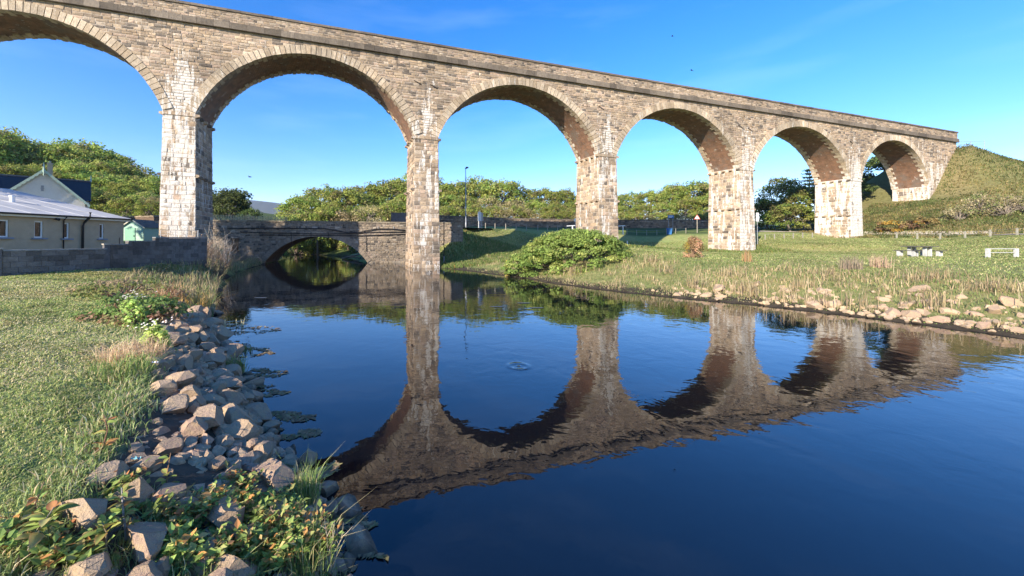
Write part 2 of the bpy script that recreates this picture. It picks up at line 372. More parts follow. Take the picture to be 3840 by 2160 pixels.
for _y in (-1, .5, 1.6, 2.4, 3.2, 4., 5., 6.5, 8, 10, 12): _a = np.interp(_y, LE[:, 1], LE[:, 0]); CP.append((_a*.5+_xs(_y)*.5, _y, .50))
CP = np.array(CP, float)
_d = np.hypot(CP[:, None, 0]-CP[None, :, 0], CP[:, None, 1]-CP[None, :, 1])
_A = np.block([[-_d-np.eye(len(CP))*.02, np.ones((len(CP), 1))], [np.ones((1, len(CP))), np.zeros((1, 1))]])
_w = np.linalg.solve(_A, np.r_[CP[:, 2], 0])
def Hbase(x, y):
    out = np.empty(len(x))
    for i in range(0, len(x), 20000):
        d = np.hypot(x[i:i+20000, None]-CP[None, :, 0], y[i:i+20000, None]-CP[None, :, 1]); out[i:i+20000] = -d@_w[:-1]+_w[-1]
    return out
def embank(x, y):
    s, t = st(x, y); ds = np.maximum(0, 112.3-s); dt = np.maximum(0, np.abs(t-2.2)-3.6)
    d = np.hypot(ds, dt); w = np.where(d > 1e-6, ds**2/(d**2+1e-9), 0)
    za = np.interp(d, [0, 7, 11.5, 24, 40, 60], [19.0, 10.0, 8.0, 3.6, 2.6, -5]); zb = np.interp(d, [0, 12, 19, 26, 40], [19.0, 9.6, 4.6, 2.5, -5])
    return za*w+zb*(1-w)-np.interp(s, [112.3, 114, 129, 150, 260], [.2, 1.1, 2.2, 3., 5.])
def Z(x, y):
    x = np.atleast_1d(np.asarray(x, float)); y = np.atleast_1d(np.asarray(y, float)); P = np.c_[x, y]
    d = segdist(P, RIV, True); ins = inside(P, RIV)
    h = Hbase(x, y)
    far = np.clip((np.hypot(x, y)-170)/250, 0, 1); h = h*(1-far)+6*far
    h = np.maximum(h, embank(x, y))
    land = np.maximum(h+.05*(pnoise(x, y, 1.7, 3)-.5), .04+.10*np.minimum(d, 3))
    return np.where(ins, -np.minimum(1.6, .06+.4*d), land)
def Zs(x, y): return float(Z([x], [y])[0])

def axis(parts):
    out = []
    for a, b, s in parts: out += list(np.arange(a, b, s))
    return np.array(out+[parts[-1][1]])
gx = axis([(-4000, -600, 800), (-600, -140, 60), (-140, -60, 4), (-60, -26, 1.4), (-26, -8, .55), (-8, 2, .22), (2, 20, .5), (20, 50, .9), (50, 130, 1.6), (130, 300, 20), (300, 900, 120), (900, 4000, 775)])
gy = axis([(-1500, -100, 280), (-100, -8, 6), (-8, 1, .7), (1, 9, .2), (9, 20, .35), (20, 50, .6), (50, 90, 1.1), (90, 160, 4), (160, 400, 30), (400, 1200, 160), (1200, 4800, 600)])
GX, GY = np.meshgrid(gx, gy); gxf, gyf = GX.ravel(), GY.ravel(); gz = Z(gxf, gyf)
nx, ny = len(gx), len(gy); ii = (np.arange(ny-1)[:, None]*nx+np.arange(nx-1)[None, :]).ravel()
GF = np.c_[ii, ii+1, ii+nx+1, ii+nx]
P2 = np.c_[gxf, gyf]; s_, t_ = st(gxf, gyf)
def lerp(a, b, w): return a*(1-w[:, None])+b*w[:, None]
grn = np.array([.11, .14, .045]); straw = np.array([.20, .155, .07]); dk = np.array([.045, .06, .02]); soil = np.array([.10, .078, .056])
gc = lerp(np.tile(grn, (len(gxf), 1)), np.tile(straw, (len(gxf), 1)), .55*pnoise(gxf, gyf, .8, 5))
right = (gxf > 4) & (gyf < 60)
gc = np.where(right[:, None], lerp(np.tile(np.array([.095, .11, .036]), (len(gxf), 1)), np.tile(straw, (len(gxf), 1)), .6*pnoise(gxf, gyf, .35, 6)), gc)
emb = embank(gxf, gyf) > 3.4
gc = np.where(emb[:, None], lerp(np.tile(np.array([.05, .06, .02]), (len(gxf), 1)), np.tile(np.array([.11, .09, .042]), (len(gxf), 1)), pnoise(gxf, gyf, .5, 8)), gc)
back = (gyf > 66) & ~emb
gc = np.where(back[:, None], np.tile(dk, (len(gxf), 1)), gc)
lex = np.interp(gyf, LE[:, 1], LE[:, 0])
strip = (gxf > lex+.05) & (gxf < 3) & (gyf < 22) & (gyf > -8)
gc = np.where(strip[:, None], np.tile(soil, (len(gxf), 1)), gc)
gc = np.where((gz < .0)[:, None], np.tile(np.array([.03, .025, .018]), (len(gxf), 1)), gc)
mud = (gz > -.05) & (gz < .16+.1*pnoise(gxf, gyf, 2.5, 91)) & (gyf < 80) & (np.abs(gxf) < 60); gc = np.where(mud[:, None], np.tile(np.array([.055, .044, .03]), (len(gxf), 1)), gc)
gc = np.where(mud[:, None] | strip[:, None] | (gz < 0)[:, None], gc, gc*1.85)
mk('ground', np.c_[gxf, gyf, gz], GF, M_GROUND, col=gc, smooth=True, kind='structure')
mk('water', [[-60, -60, 0], [40, -60, 0], [40, 100, 0], [-60, 100, 0]], [[0, 1, 2, 3]], M_WATER, kind='structure')

def hit(dx, dy):
    r = ray(dx, dy); k = np.arange(3, 160, .25)/r[1]; P_ = r[None]*k[:, None]+np.array([0, 0, CZ]); zz = Z(P_[:, 0], P_[:, 1]); i = np.argmax(P_[:, 2] < zz); return P_[i]
# road over the bridge and on to the right, footpath under the far arches
def ribbon(name, pts, w, m, lift=.03, n=6, verge=False):
    pts = np.array(pts, float); seg = []
    for i in range(len(pts)-1):
        for k in range(n): seg.append(pts[i]+(pts[i+1]-pts[i])*k/n)
    seg.append(pts[-1]); seg = np.array(seg); d = np.gradient(seg, axis=0); d /= np.linalg.norm(d[:, :2], axis=1)[:, None]; nr = np.c_[-d[:, 1], d[:, 0]]
    L = seg[:, :2]-nr*w/2; Rr = seg[:, :2]+nr*w/2
    zL, zR = (seg[:, 2], seg[:, 2]) if seg.shape[1] > 2 else (Z(*L.T), Z(*Rr.T))
    V = np.r_[np.c_[L, zL+lift], np.c_[Rr, zR+lift]]; k = len(seg)
    if verge:
        ok_ = seg[:, 0] > 2.2; L, Rr, nr, zL, zR = L[ok_], Rr[ok_], nr[ok_], zL[ok_], zR[ok_]; k = len(L)
        Lo = L-nr*1.7; Ro = Rr+nr*1.7; Vv = np.r_[np.c_[L, zL+lift-.006], np.c_[Lo, zL-1.1], np.c_[Rr, zR+lift-.006], np.c_[Ro, zR-1.1]]
        mk('verge', Vv, [[k+i, k+i+1, i+1, i] for i in range(k-1)]+[[2*k+i, 2*k+i+1, 3*k+i+1, 3*k+i] for i in range(k-1)], M_GROUND, kind='structure', col=(.13, .16, .05, 0), smooth=True)
    k = len(seg); return mk(name, V, [[i, i+1, k+i+1, k+i] for i in range(k-1)], m, kind='structure', col=(.3, .27, .23, 0), smooth=True)
rb = [bxy(p, 3.6) for p in (-30, -12, -3, 6, 14, 21)]
ribbon('road', [(x, y, 4.55) for x, y in rb]+[(-.5, 57.5, 4.6), (7.5, 67.3, 4.62), (18, 70.6, 4.62), (30, 71.5, 4.55), (46, 71, 4.4), (70, 73, 4.6)], 5.0, M_TARMAC, .05, verge=True)
ribbon('path', [tuple(hit(dx, dy)[:2]) for dx, dy in ((1885, 583), (1930, 583), (1985, 584), (2040, 584), (2120, 586), (2190, 588), (2280, 589), (2380, 589), (2480, 589), (2600, 589))], 1.3, plain('pale_gravel', (.46, .40, .30), .95, .15), .07, 8)

# far hill
hx = np.linspace(-3200, 600, 60); hy = np.linspace(1900, 3600, 24); HX, HY = np.meshgrid(hx, hy)
hz = 285*np.exp(-((HX+1500)/900)**2)*np.exp(-((HY-2800)/650)**2)+26*(pnoise(HX, HY, .006, 4)-.5)*np.exp(-((HY-2800)/700)**2)
k = (np.arange(23)[:, None]*60+np.arange(59)[None, :]).ravel()
mk('far_hill', np.c_[HX.ravel(), HY.ravel(), hz.ravel()+2], np.c_[k, k+1, k+61, k+60], M_HILL, kind='structure', smooth=True)

# ------------------------------------------------------------------ stone laying
PAL = np.array([[.38, .278, .18], [.33, .25, .172], [.43, .325, .215], [.28, .215, .152], [.41, .30, .212], [.16, .13, .10], [.47, .375, .272]])
PALW = np.array([.19, .17, .16, .17, .13, .10, .08])
MORTAR = np.array([.50, .42, .325])
def lay(O, U, Vv, Nn, rects, prot=(.008, .045), gap=.011, chamf=.016, bulge=.018, jit=.010):
    """rock-faced stones on a plane: 9 vertices and 12 triangles each"""
    O, U, Vv, Nn = (np.array(a, float) for a in (O, U, Vv, Nn)); n = len(rects)
    r = np.array(rects, float); u0, u1, v0, v1 = r[:, 0]+gap, r[:, 1]-gap, r[:, 2]+gap, r[:, 3]-gap
    cu = np.stack([u0, u1, u1, u0], 1); cv = np.stack([v0, v0, v1, v1], 1)
    ju = rng.normal(0, jit, (n, 4)); jv = rng.normal(0, jit, (n, 4)); cu += ju; cv += jv
    p = rng.uniform(*prot, n)
    ch = np.minimum(chamf, .2*np.minimum(u1-u0, v1-v0))[:, None]
    su = np.sign(np.array([1, -1, -1, 1]))*ch; sv = np.sign(np.array([1, 1, -1, -1]))*ch
    base = O+cu[..., None]*U+cv[..., None]*Vv+(-.03)*Nn
    h = np.maximum(.006, p[:, None]+rng.normal(0, .007, (n, 4)))
    top = O+(cu+su)[..., None]*U+(cv+sv)[..., None]*Vv+h[..., None]*Nn
    c = (top.mean(1)+(rng.normal(0, 1, n)*bulge+bulge)[:, None]*Nn)[:, None]
    c = c+((u1-u0)*rng.uniform(-.2, .2, n))[:, None, None]*U
    V = np.concatenate([base, top, c], 1)
    f = []
    for i in range(4): j = (i+1) % 4; f += [[i, j, 4+j], [i, 4+j, 4+i], [4+i, 4+j, 8]]
    F = np.array(f)[None]+(np.arange(n)*9)[:, None, None]
    return V, F.reshape(-1, 3)
def stonecols(n, lime=None, dark=1.):
    c = PAL[rng.choice(len(PAL), n, p=PALW)]*rng.uniform(.8, 1.18, (n, 1))*dark
    a = np.zeros(n) if lime is None else lime
    return np.c_[c, a]
def rows(z0, z1, h, hj=.0):
    z = [z0]
    while z[-1] < z1-h*.6: z.append(z[-1]+h*(1+rng.uniform(-hj, hj)))
    z[-1] = z1; return list(zip(z[:-1], z[1:]))
def split(a, b, lo, hi):
    out = []; x = a
    while b-x > hi: w = rng.uniform(lo, hi); out.append((x, x+w)); x += w
    if b-x < lo*.6 and out: out[-1] = (out[-1][0], b)
    elif b-x > .02: out.append((x, b))
    return out

# ------------------------------------------------------------------ railway viaduct
L_, WF, WD, HS, HT, HB, GR, BAT, HC, DL = 22, 2.4656, 4.4905, 13.98, 23.645, 21.86, -.0214, .0128, 20.72, 2.78
RING = .80; S0, S1 = -46.5, 112.4
via = thing('railway_viaduct', 'tall tan stone railway viaduct striding on white-streaked piers over the river', 'viaduct', (VX, VY, 0), VA)
def gradeV(V):
    V = np.array(V, float); V[..., 2] += GR*V[..., 0]; return V
ARCH = []
for k in range(-1, 6):
    a, b = (k-1)*L_, k*L_-WF-(DL if k == 5 else 0); c = (a+b)/2; hw = (b-a)/2; rise = HC-HS
    Rr = (hw*hw+rise*rise)/(2*rise); ARCH.append((k, c, hw, Rr, HC-Rr))
def intr(s, ext=0.):
    z = np.full(np.shape(s), -1e9)
    for k, c, hw, Rr, zc in ARCH:
        d = np.abs(np.asarray(s)-c); q = Rr+ext; m = d < (hw if ext == 0 else q)
        zz = zc+np.sqrt(np.maximum(q*q-d*d, 0)); z = np.where(m & (zz > z), zz, z)
    return z
PIERBASE = {-2: 0, -1: .5, 0: .5, 1: -1.6, 2: .3, 3: .0, 4: .8, 5: 6.0}
cand = []      # (apparent size, parent key, V(9), col) candidates for single stones
LIMEP = {0: .74, 1: .5, 2: .55, 3: .7, 4: .9, 5: .72}
def limef(s, z, face='f'):
    """how much lime weeps out at a spot of the front face"""
    s = np.asarray(s, float); z = np.asarray(z, float); v = np.full(s.shape, .2)
    for k in range(-1, 6):
        pc = k*L_-WF/2; pw = LIMEP.get(k, .5)
        near = np.exp(-((s-pc)/1.9)**2)*np.clip(1.25-(z-HS)/7.5, 0, 1)*(z > HS)
        v = np.maximum(v, near*(.45+.5*pw))
    v = np.maximum(v, .35*np.clip((s-70)/30, 0, 1)); v = np.where((s > 104) & (z < 18), .62, v)
    return v
spand = G()
# mortar sheet of the front and back spandrels, one column every 0.28 m
ss = np.unique(np.r_[np.arange(S0, S1, .28), S1, [c+sg*hw for _, c, hw, _, _ in ARCH for sg in (-1, 1)], [c+sg*(hw-.004) for _, c, hw, _, _ in ARCH for sg in (-1, 1)]])
zl = np.where(intr(ss) > 0, intr(ss), HS); zl = np.where(ss > 104.76, 5., zl)
for t, flip in ((0., False), (WD, True)):
    n = len(ss); V = np.r_[np.c_[ss, np.full(n, t), zl], np.c_[ss, np.full(n, t), np.full(n, HB+.3)]]
    f = np.array([[i, i+1, n+i+1, n+i] for i in range(n-1)]); f = f[:, ::-1] if flip else f
    spand.add(V, f, np.r_[np.c_[np.tile(MORTAR, (n, 1)), limef(ss, zl)], np.c_[np.tile(MORTAR, (n, 1)), np.full(n, .1)]])
spand.box(((S0+S1)/2, WD/2, HB+.25), (S1-S0, WD-.02, .3), col=(*MORTAR, 0))
spand.add([[S1, 0, 4], [S1, WD, 4], [S1, WD, HB+.3], [S1, 0, HB+.3], [S0, 0, 4], [S0, WD, 4], [S0, WD, HB+.3], [S0, 0, HB+.3]], [[0, 1, 2, 3], [7, 6, 5, 4]], (*MORTAR, .2))
sp_o = spand.build('spandrel_wall', M_STONE, via, xf=gradeV)
# front spandrel stones
rects = []
for z0, z1 in rows(HS-.02, HB-.04, .265, .12):
    zm = (z0+z1)/2; blk = []
    for k, c, hw, Rr, zc in ARCH:
        q = Rr+RING-.06; dz = zm-zc
        if abs(dz) < q: w = math.sqrt(q*q-dz*dz); blk.append((c-w, c+w))
    x = -24.6
    for a, b in sorted(blk)+[(S1, S1+1)]:
        if a > x+.1: rects += [(u, v, z0, z1) for u, v in split(x, a, .32, .95)]
        x = max(x, b)
for z0, z1 in rows(5.2, HS-.02, .34, .1): rects += [(u, v, z0, z1) for u, v in split(104.85, S1-.05, .4, 1.)]
def gather(rects, O, U, Vv, Nn, key, limev, prot=(.008, .045), dark=1., bulge=.018, gap=.011):
    V, F = lay(O, U, Vv, Nn, rects, prot, bulge=bulge, gap=gap); V = gradeV(V); cs = stonecols(len(rects), limev, dark)
    cen = V.mean(1); wx, wy = xy(cen[:, 0], cen[:, 1]); dist = np.sqrt(wx**2+wy**2+(cen[:, 2]-CZ)**2)
    ra = np.array(rects); app = np.sqrt((ra[:, 1]-ra[:, 0])*(ra[:, 3]-ra[:, 2]))/dist
    fr = wx/np.maximum(wy, 1); app = np.where((fr < -1.17) | (cen[:, 2] > 2.84+.6*wy), 0, app)   # outside the frame
    for i in range(len(rects)): cand.append((app[i], key, V[i], cs[i]))
rects = np.array(rects); mid = (rects[:, :2].mean(1), rects[:, 2:].mean(1))
gather(rects, (0, 0, 0), (1, 0, 0), (0, 0, 1), (0, -1, 0), 'spandrel_wall', limef(*mid)+rng.normal(0, .07, len(rects)))
# piers
piers = {}
for k in range(-2, 5):
    zb = PIERBASE[k]; a, b = k*L_-WF, k*L_; e = BAT*(HS-zb)
    g_ = G()
    bot = [(a-e, -e), (b+e, -e), (b+e, WD+e), (a-e, WD+e)]; top = [(a, 0), (b, 0), (b, WD), (a, WD)]
    V = np.array([(*p, zb) for p in bot]+[(*p, HS) for p in top]); lm = LIMEP.get(k, .4)
    cc = np.array([(*MORTAR, lm*.9)]*8)
    g_.add(V, np.array([[0, 1, 5, 4], [1, 2, 6, 5], [2, 3, 7, 6], [3, 0, 4, 7], [4, 5, 6, 7]]), cc)
    po = g_.build('pier', M_STONE, via, xf=gradeV); piers[k] = po
    if k < -1: continue
    nb = math.hypot(1, BAT)
    def face(org, U, wid0, Nn, limev, key, h=.40):
        rc = []
        for z0, z1 in rows(zb, HS-.35, h, .1):
            zm = (z0+z1)/2; ex = BAT*(HS-zm); rc += [(u, v, z0, z1) for u, v in split(-ex, wid0+ex, .42, .95)]
        rc = np.array(rc); mz = rc[:, 2:].mean(1)
        # lean the stones with the batter of the face
        V, F = lay(org, U, (0, 0, 1), Nn, rc, (.010, .045), bulge=.02)
        V = V+(BAT*(HS-V[..., 2]))[..., None]*np.array(Nn, float); V = gradeV(V)
        lv = limev+rng.normal(0, .08, len(rc)); cs = stonecols(len(rc), lv)
        cen = V.mean(1); wx, wy = xy(cen[:, 0], cen[:, 1]); dist = np.sqrt(wx**2+wy**2)
        gz_ = Z(wx, wy-1.)
        vis = np.where((cen[:, 2] > np.maximum(gz_, 0)) & (wx/wy > -1.17), 1, 0)
        cosv = np.abs((np.c_[wx, wy]/dist[:, None])@np.array([vu[0]*Nn[0]+vn[0]*Nn[1], vu[1]*Nn[0]+vn[1]*Nn[1]]))
        app = np.sqrt((rc[:, 1]-rc[:, 0])*(rc[:, 3]-rc[:, 2]))/dist*vis*(.25+.75*cosv)
        if k == 0: app = app*np.where(cen[:, 2] < 3.0, 0, 1)
        for i in range(len(rc)): cand.append((app[i], key, V[i], cs[i]))
        # corbel course at the top
    face((a, 0, 0), (1, 0, 0), WF, (0, -1, 0), LIMEP.get(k, .4), k)
    face((b, 0, 0), (0, 1, 0), WD, (1, 0, 0), .3, k)
    face((a, WD, 0), (0, -1, 0), WD, (-1, 0, 0), LIMEP.get(k, .4)*{2: .74, 3: .76, 4: .68}.get(k, .66), k)
    # impost course and two rows of corbels on the side faces
    for u0, u1 in split(a-.02, b+.02, .7, 1.2):
        g2 = G(); g2.box(((u0+u1)/2, .04-.02, HS-.16), (u1-u0-.012, .22, .30), col=stonecols(1, np.array([LIMEP.get(k, .4)*.9]))[0])
        g2.build('impost_stone', M_STONE, po, xf=gradeV)
    for sgn, sx in ((-1, a), (1, b)):
        for zz in (HS-.42, 8.25):
            if k == 0 and sgn == -1 and zz < 9: pass
            ex = BAT*(HS-zz)
            for j in range(5):
                t0 = .12+j*(WD-.3)/4.
                g2 = G(); l_ = rng.uniform(.26, .36)
                g2.prism([(sx+sgn*(ex-.05), zz), (sx+sgn*(ex+l_), zz+.12), (sx+sgn*(ex+l_), zz+.3), (sx+sgn*(ex-.05), zz+.33)], t0-.2, t0+.16, stonecols(1, np.array([.3]))[0])
                V, F, K = g2.arrays(); V = V[:, [0, 2, 1]]
                mk('corbel', gradeV(V), F, M_STONE, po, K)
# abutment face of the last arch
ab = G(); ab.box((108.5, WD/2, 9.), (7.5-.01, WD-.04, 10.), col=(*MORTAR, .7)); ab_o = ab.build('abutment', M_STONE, via, xf=gradeV)
rc = []
for z0, z1 in rows(5.2, HS-.05, .34, .1): rc += [(u, v, z0, z1) for u, v in split(0, WD, .4, 1.)]
gather(np.array(rc), (104.76, WD, 0), (0, -1, 0), (0, 0, 1), (-1, 0, 0), 'abutment', np.full(len(rc), .6))
# parapet, string course, coping
par = G()
for t0 in (-.15, WD-.22): par.box(((S0+S1)/2, t0+.19, (HB+HT)/2+.15), (S1-S0, .37, HT-HB-.5), col=(*(MORTAR*.8), .1))
par_o = par.build('parapet', M_STONE, via, xf=gradeV)
rc = []
for z0, z1 in rows(HB+.56, HT-.21, .2, .1): rc += [(u, v, z0, z1) for u, v in split(-24.6, S1-.05, .26, .62)]
gather(np.array(rc), (0, -.15, 0), (1, 0, 0), (0, 0, 1), (0, -1, 0), 'parapet', np.full(len(rc), .12), (.006, .025), .92, .008, .010)
def course_blocks(name, parent, z0, z1, t0, t1, ln, colf, s0=S0):
    for u0, u1 in split(s0, S1+.03, ln*.8, ln*1.2):
        g2 = G(); j = rng.normal(0, .008)
        g2.box(((u0+u1)/2, (t0+t1)/2+j, (z0+z1)/2), (u1-u0-.014, t1-t0, z1-z0), col=colf())
        g2.build(name, M_STONE, parent, xf=gradeV)
course_blocks('string_stone', par_o, HB, HB+.56, -.32, .1, 1.2, lambda: np.r_[np.array([.18, .148, .112])*rng.uniform(.6, 1.35), .12], -24.6)
course_blocks('coping_stone', par_o, HT-.2, HT, -.27, .30, 1.35, lambda: np.r_[np.array([.16, .13, .10])*rng.uniform(.8, 1.2), .1], -24.6)
bk = G(); bk.box(((S0+S1)/2, WD+.0, HT-.1), (S1-S0, .5, .2), col=(.17, .14, .11, 0)); bk.box(((S0+S1)/2, WD+.1, HB+.28), (S1-S0, .42, .5), col=(.15, .12, .09, 0))
bk.box(((S0-24.6)/2, .02, HT-.1), (-24.6-S0, .5, .2), col=(.17, .14, .11, 0)); bk.box(((S0-24.6)/2, -.1, HB+.28), (-24.6-S0, .42, .5), col=(.15, .12, .09, 0))
bk.build('rear_coping', M_STONE, via, xf=gradeV)
# arch rings and soffits
vcnt = 0
for k, c, hw, Rr, zc in ARCH:
    th = math.asin(hw/Rr); nv = int(round(2*th*Rr/.44)); ed = np.linspace(-th, th, nv+1)
    # soffit barrel
    na = 48; an = np.linspace(-th, th, na+1); tt = np.linspace(.0, WD, 7)
    V = []; UV = []
    for a_ in an:
        for t in tt:
            rr = Rr+.03; V.append((c+rr*math.sin(a_), t, zc+rr*math.cos(a_))); UV.append((t, a_*Rr))
    f = np.array([[i*7+j, i*7+j+1, (i+1)*7+j+1, (i+1)*7+j] for i in range(na) for j in range(6)])
    mk('soffit', gradeV(V), f, M_SOFF, via, uv=UV, smooth=False)
    ring = G(); single = 0 <= k <= 4
    def vous(i, t0, t1, g, rin, rout):
        a0, a1 = ed[i]+.0026, ed[i+1]-.0026
        pts = [(c+r*math.sin(a_), zc+r*math.cos(a_)) for r, a_ in ((rin, a0), (rin, a1), (rout, a1), (rout, a0))]
        V = [(x, t0, z) for x, z in pts]+[(x, t1, z) for x, z in pts]
        xm, zm = np.mean(pts, 0)
        lm = float(limef(xm, zm+ (0 if zm > HS else .2)))
        base = np.array([.46, .37, .26]) if rng.random() < .7 else np.array([.39, .30, .20])
        g.add(V, np.array([[0, 1, 2, 3], [7, 6, 5, 4], [0, 4, 5, 1], [1, 5, 6, 2], [2, 6, 7, 3], [3, 7, 4, 0]]), np.r_[base*rng.uniform(.82, 1.2), .18+lm*.75])
    for i in range(nv): vous(i, WD+.08, WD-(.5 if i % 2 else .8), ring, Rr-rng.uniform(.0, .10), Rr+RING)
    if not single:
        for i in range(nv): vous(i, -.09, (.5 if i % 2 else .85), ring, Rr-.01, Rr+RING)
    ro = ring.build('arch_ring', M_STONE, via, xf=gradeV, kind='stuff')
    if single:
        for i in range(nv):
            g2 = G(); vous(i, -.09+rng.normal(0, .012), (.5 if i % 2 else .85), g2, Rr-.012+rng.normal(0, .008), Rr+RING+rng.normal(0, .015)); g2.build('voussoir', M_STONE, ro, xf=gradeV); vcnt += 1
# lay out the stones: the 300 that show largest one by one, the rest joined per part
cand.sort(key=lambda q: -q[0])
pk = dict(spandrel_wall=sp_o, parapet=par_o, abutment=ab_o, **{kk: vv for kk, vv in piers.items()}) if False else None
def par_of(key): return {'spandrel_wall': sp_o, 'parapet': par_o, 'abutment': ab_o}.get(key) if isinstance(key, str) else piers[key]
f9 = []
for i in range(4):
    j = (i+1) % 4; f9 += [[i, j, 4+j], [i, 4+j, 4+i], [4+i, 4+j, 8]]
f9 = np.array(f9)
for q in cand[:300]: mk('stone', q[2], f9, M_STONE, par_of(q[1]), q[3])
rest = {}
for q in cand[300:]: rest.setdefault(q[1], []).append(q)
for key, lst in rest.items():
    V = np.concatenate([q[2] for q in lst]); K = np.repeat(np.array([q[3] for q in lst]), 9, 0); n = len(lst)
    F = (f9[None]+(np.arange(n)*9)[:, None, None]).reshape(-1, 3)
    mk('stonework', V, F, M_STONE, par_of(key), K, kind='stuff')
# iron tie straps and weep pipes on the spandrels
for k in range(0, 5):
    pc = k*L_-WF/2
    for dx, dz in ((-.9, 5.4), (.8, 5.2)):
        g2 = G(); x = pc+dx; z = HS+dz; g2.tube([(x-.45, -.02, z+.22), (x-.15, -.12, z+.08), (x+.2, -.12, z-.08), (x+.35, -.02, z-.1)], .035, 5, (.03, .025, .022, 0))
        if dx < 0 or k in (1, 3): g2.build('iron_strap', M_BARK, via, xf=gradeV)

# ------------------------------------------------------------------ road bridge
br = thing('road_bridge', 'low rubble stone road bridge with one wide arch behind the viaduct piers', 'bridge', (B0[0], B0[1], 0), BA)
AC, AHW, ARISE, ASP = 5.87, 5.88, 3.18, .06
BR = (AHW**2+ARISE**2)/(2*ARISE); BZC = ASP+ARISE-BR; BTOP = 5.1; BRING = .55; BDEP = 7.2; BP0, BP1 = -14., 23.8
sb = np.unique(np.r_[np.arange(BP0, BP1, .35), BP1, AC-AHW, AC+AHW, AC-AHW+.01, AC+AHW-.01])
bi = np.where(np.abs(sb-AC) < AHW-.001, BZC+np.sqrt(np.maximum(BR**2-(sb-AC)**2, 0)), -1.5)
g_ = G(); n = len(sb)
for q, fl in ((0, 0), (BDEP, 1)):
    V = np.r_[np.c_[sb, np.full(n, q), bi], np.c_[sb, np.full(n, q), np.full(n, BTOP-.16)]]; f = np.array([[i, i+1, n+i+1, n+i] for i in range(n-1)])
    g_.add(V, f[:, ::-1] if fl else f, (.26, .22, .17, 0))
for q in (.32, BDEP-.32):
    g_.add([[BP0, q, 4.4], [BP1, q, 4.4], [BP1, q, BTOP-.16], [BP0, q, BTOP-.16]], [[0, 1, 2, 3]], (.24, .2, .16, 0))
g_.add([[BP0, 0, 4.4], [BP1, 0, 4.4], [BP1, BDEP, 4.4], [BP0, BDEP, 4.4]], [[0, 1, 2, 3]], (.2, .18, .15, 0))
g_.add([[BP1, 0, 0], [BP1, .32, 0], [BP1, .32, BTOP-.16], [BP1, 0, BTOP-.16]], [[0, 1, 2, 3]], (.3, .24, .18, 0))
bw = g_.build('wall', M_RUBBLE, br)
na = 30; th = math.asin(AHW/BR); an = np.linspace(-th, th, na+1)
V = [(AC+(BR+.01)*math.sin(a_), q, BZC+(BR+.01)*math.cos(a_)) for a_ in an for q in (0, 2, 4, BDEP)]
UV = [(q, a_*BR) for a_ in an for q in (0, 2, 4, BDEP)]
mk('soffit', V, np.array([[i*4+j, i*4+j+1, (i+1)*4+j+1, (i+1)*4+j] for i in range(na) for j in range(3)]), M_SOFF, br, uv=UV)
rc = []
for z0, z1 in rows(-.3, BTOP-.18, .24, .25):
    zm = (z0+z1)/2; blk = []
    q = BR+BRING-.05; dz = zm-BZC
    if abs(dz) < q:
        w = math.sqrt(q*q-dz*dz); blk = [(AC-w, AC+w)]
    x = -8.5
    for a_, b_ in blk+[(BP1-.03, BP1)]:
        if a_ > x+.1: rc += [(u, v, z0, z1) for u, v in split(x, a_, .2, .62)]
        x = max(x, b_)
V, F = lay((0, 0, 0), (1, 0, 0), (0, 0, 1), (0, -1, 0), rc, (.01, .05), jit=.025, gap=.02)
mk('rubble_stone', V.reshape(-1, 3), F, M_RUBBLE, br, np.repeat(stonecols(len(rc), None, .8)*np.array([.94, 1, 1.08, 1]), 9, 0), kind='stuff')
nv = int(2*th*BR/.36); ed = np.linspace(-th, th, nv+1)
for i in range(nv):
    pts = [(AC+r*math.sin(a_), BZC+r*math.cos(a_)) for r, a_ in ((BR, ed[i]+.002), (BR, ed[i+1]-.002), (BR+BRING, ed[i+1]-.002), (BR+BRING, ed[i]+.002))]
    V = [(x, -.08, z) for x, z in pts]+[(x, .5, z) for x, z in pts]
    mk('voussoir', V, np.array([[0, 1, 2, 3], [7, 6, 5, 4], [0, 4, 5, 1], [1, 5, 6, 2], [2, 6, 7, 3], [3, 7, 4, 0]]), M_RUBBLE, br, np.r_[np.array([.29, .235, .175])*rng.uniform(.8, 1.2), 0])
for u0, u1 in split(-8.5, BP1+.05, .7, 1.1):
    g2 = G(); g2.box(((u0+u1)/2, .15, BTOP-.08), (u1-u0-.015, .48, .16), col=np.r_[np.array([.25, .21, .15])*rng.uniform(.8, 1.25), 0]); g2.build('coping_stone', M_RUBBLE, br)
g2 = G(); g2.box((-3.0, -.18, 1.4), (.62, .36, 3.3), col=(.14, .085, .05, 0)); g2.box((-3.0, -.2, 3.1), (.78, .46, .16), col=(.3, .25, .2, 0)); g2.build('buttress', M_RUBBLE, br)
g2 = G(); g2.box((-1.7, -.25, .05), (3.9, .6, .2), col=(.16, .11, .08, 0)); g2.build('footing', M_RUBBLE, br)
def cable(pts, r, name, m=M_BLACK):
    pts = np.array(pts, float); t = np.linspace(0, 1, len(pts)); tt = np.linspace(0, 1, len(pts)*4); P_ = np.stack([np.interp(tt, t, pts[:, i]) for i in range(3)], 1)
    g2 = G(); g2.tube(P_, r, 6, (.03, .03, .03, 0)); return g2.build(name, m, br, smooth=True)
cable([(-3.8, -.15, 4.12), (-1, -.15, 4.2), (3, -.15, 4.2), (6.8, -.16, 4.2), (8.2, -.17, 3.95), (9.6, -.17, 3.68), (11, -.17, 3.82), (12.9, -.15, 4.22), (14.6, -.15, 4.22), (16.6, -.15, 4.05)], .06, 'pipe')
cable([(-2.5, -.13, 3.74), (0, -.13, 3.66), (3, -.13, 3.62), (7, -.13, 3.55), (10.5, -.13, 3.66), (13, -.13, 3.82), (16.4, -.13, 3.86)], .045, 'pipe')
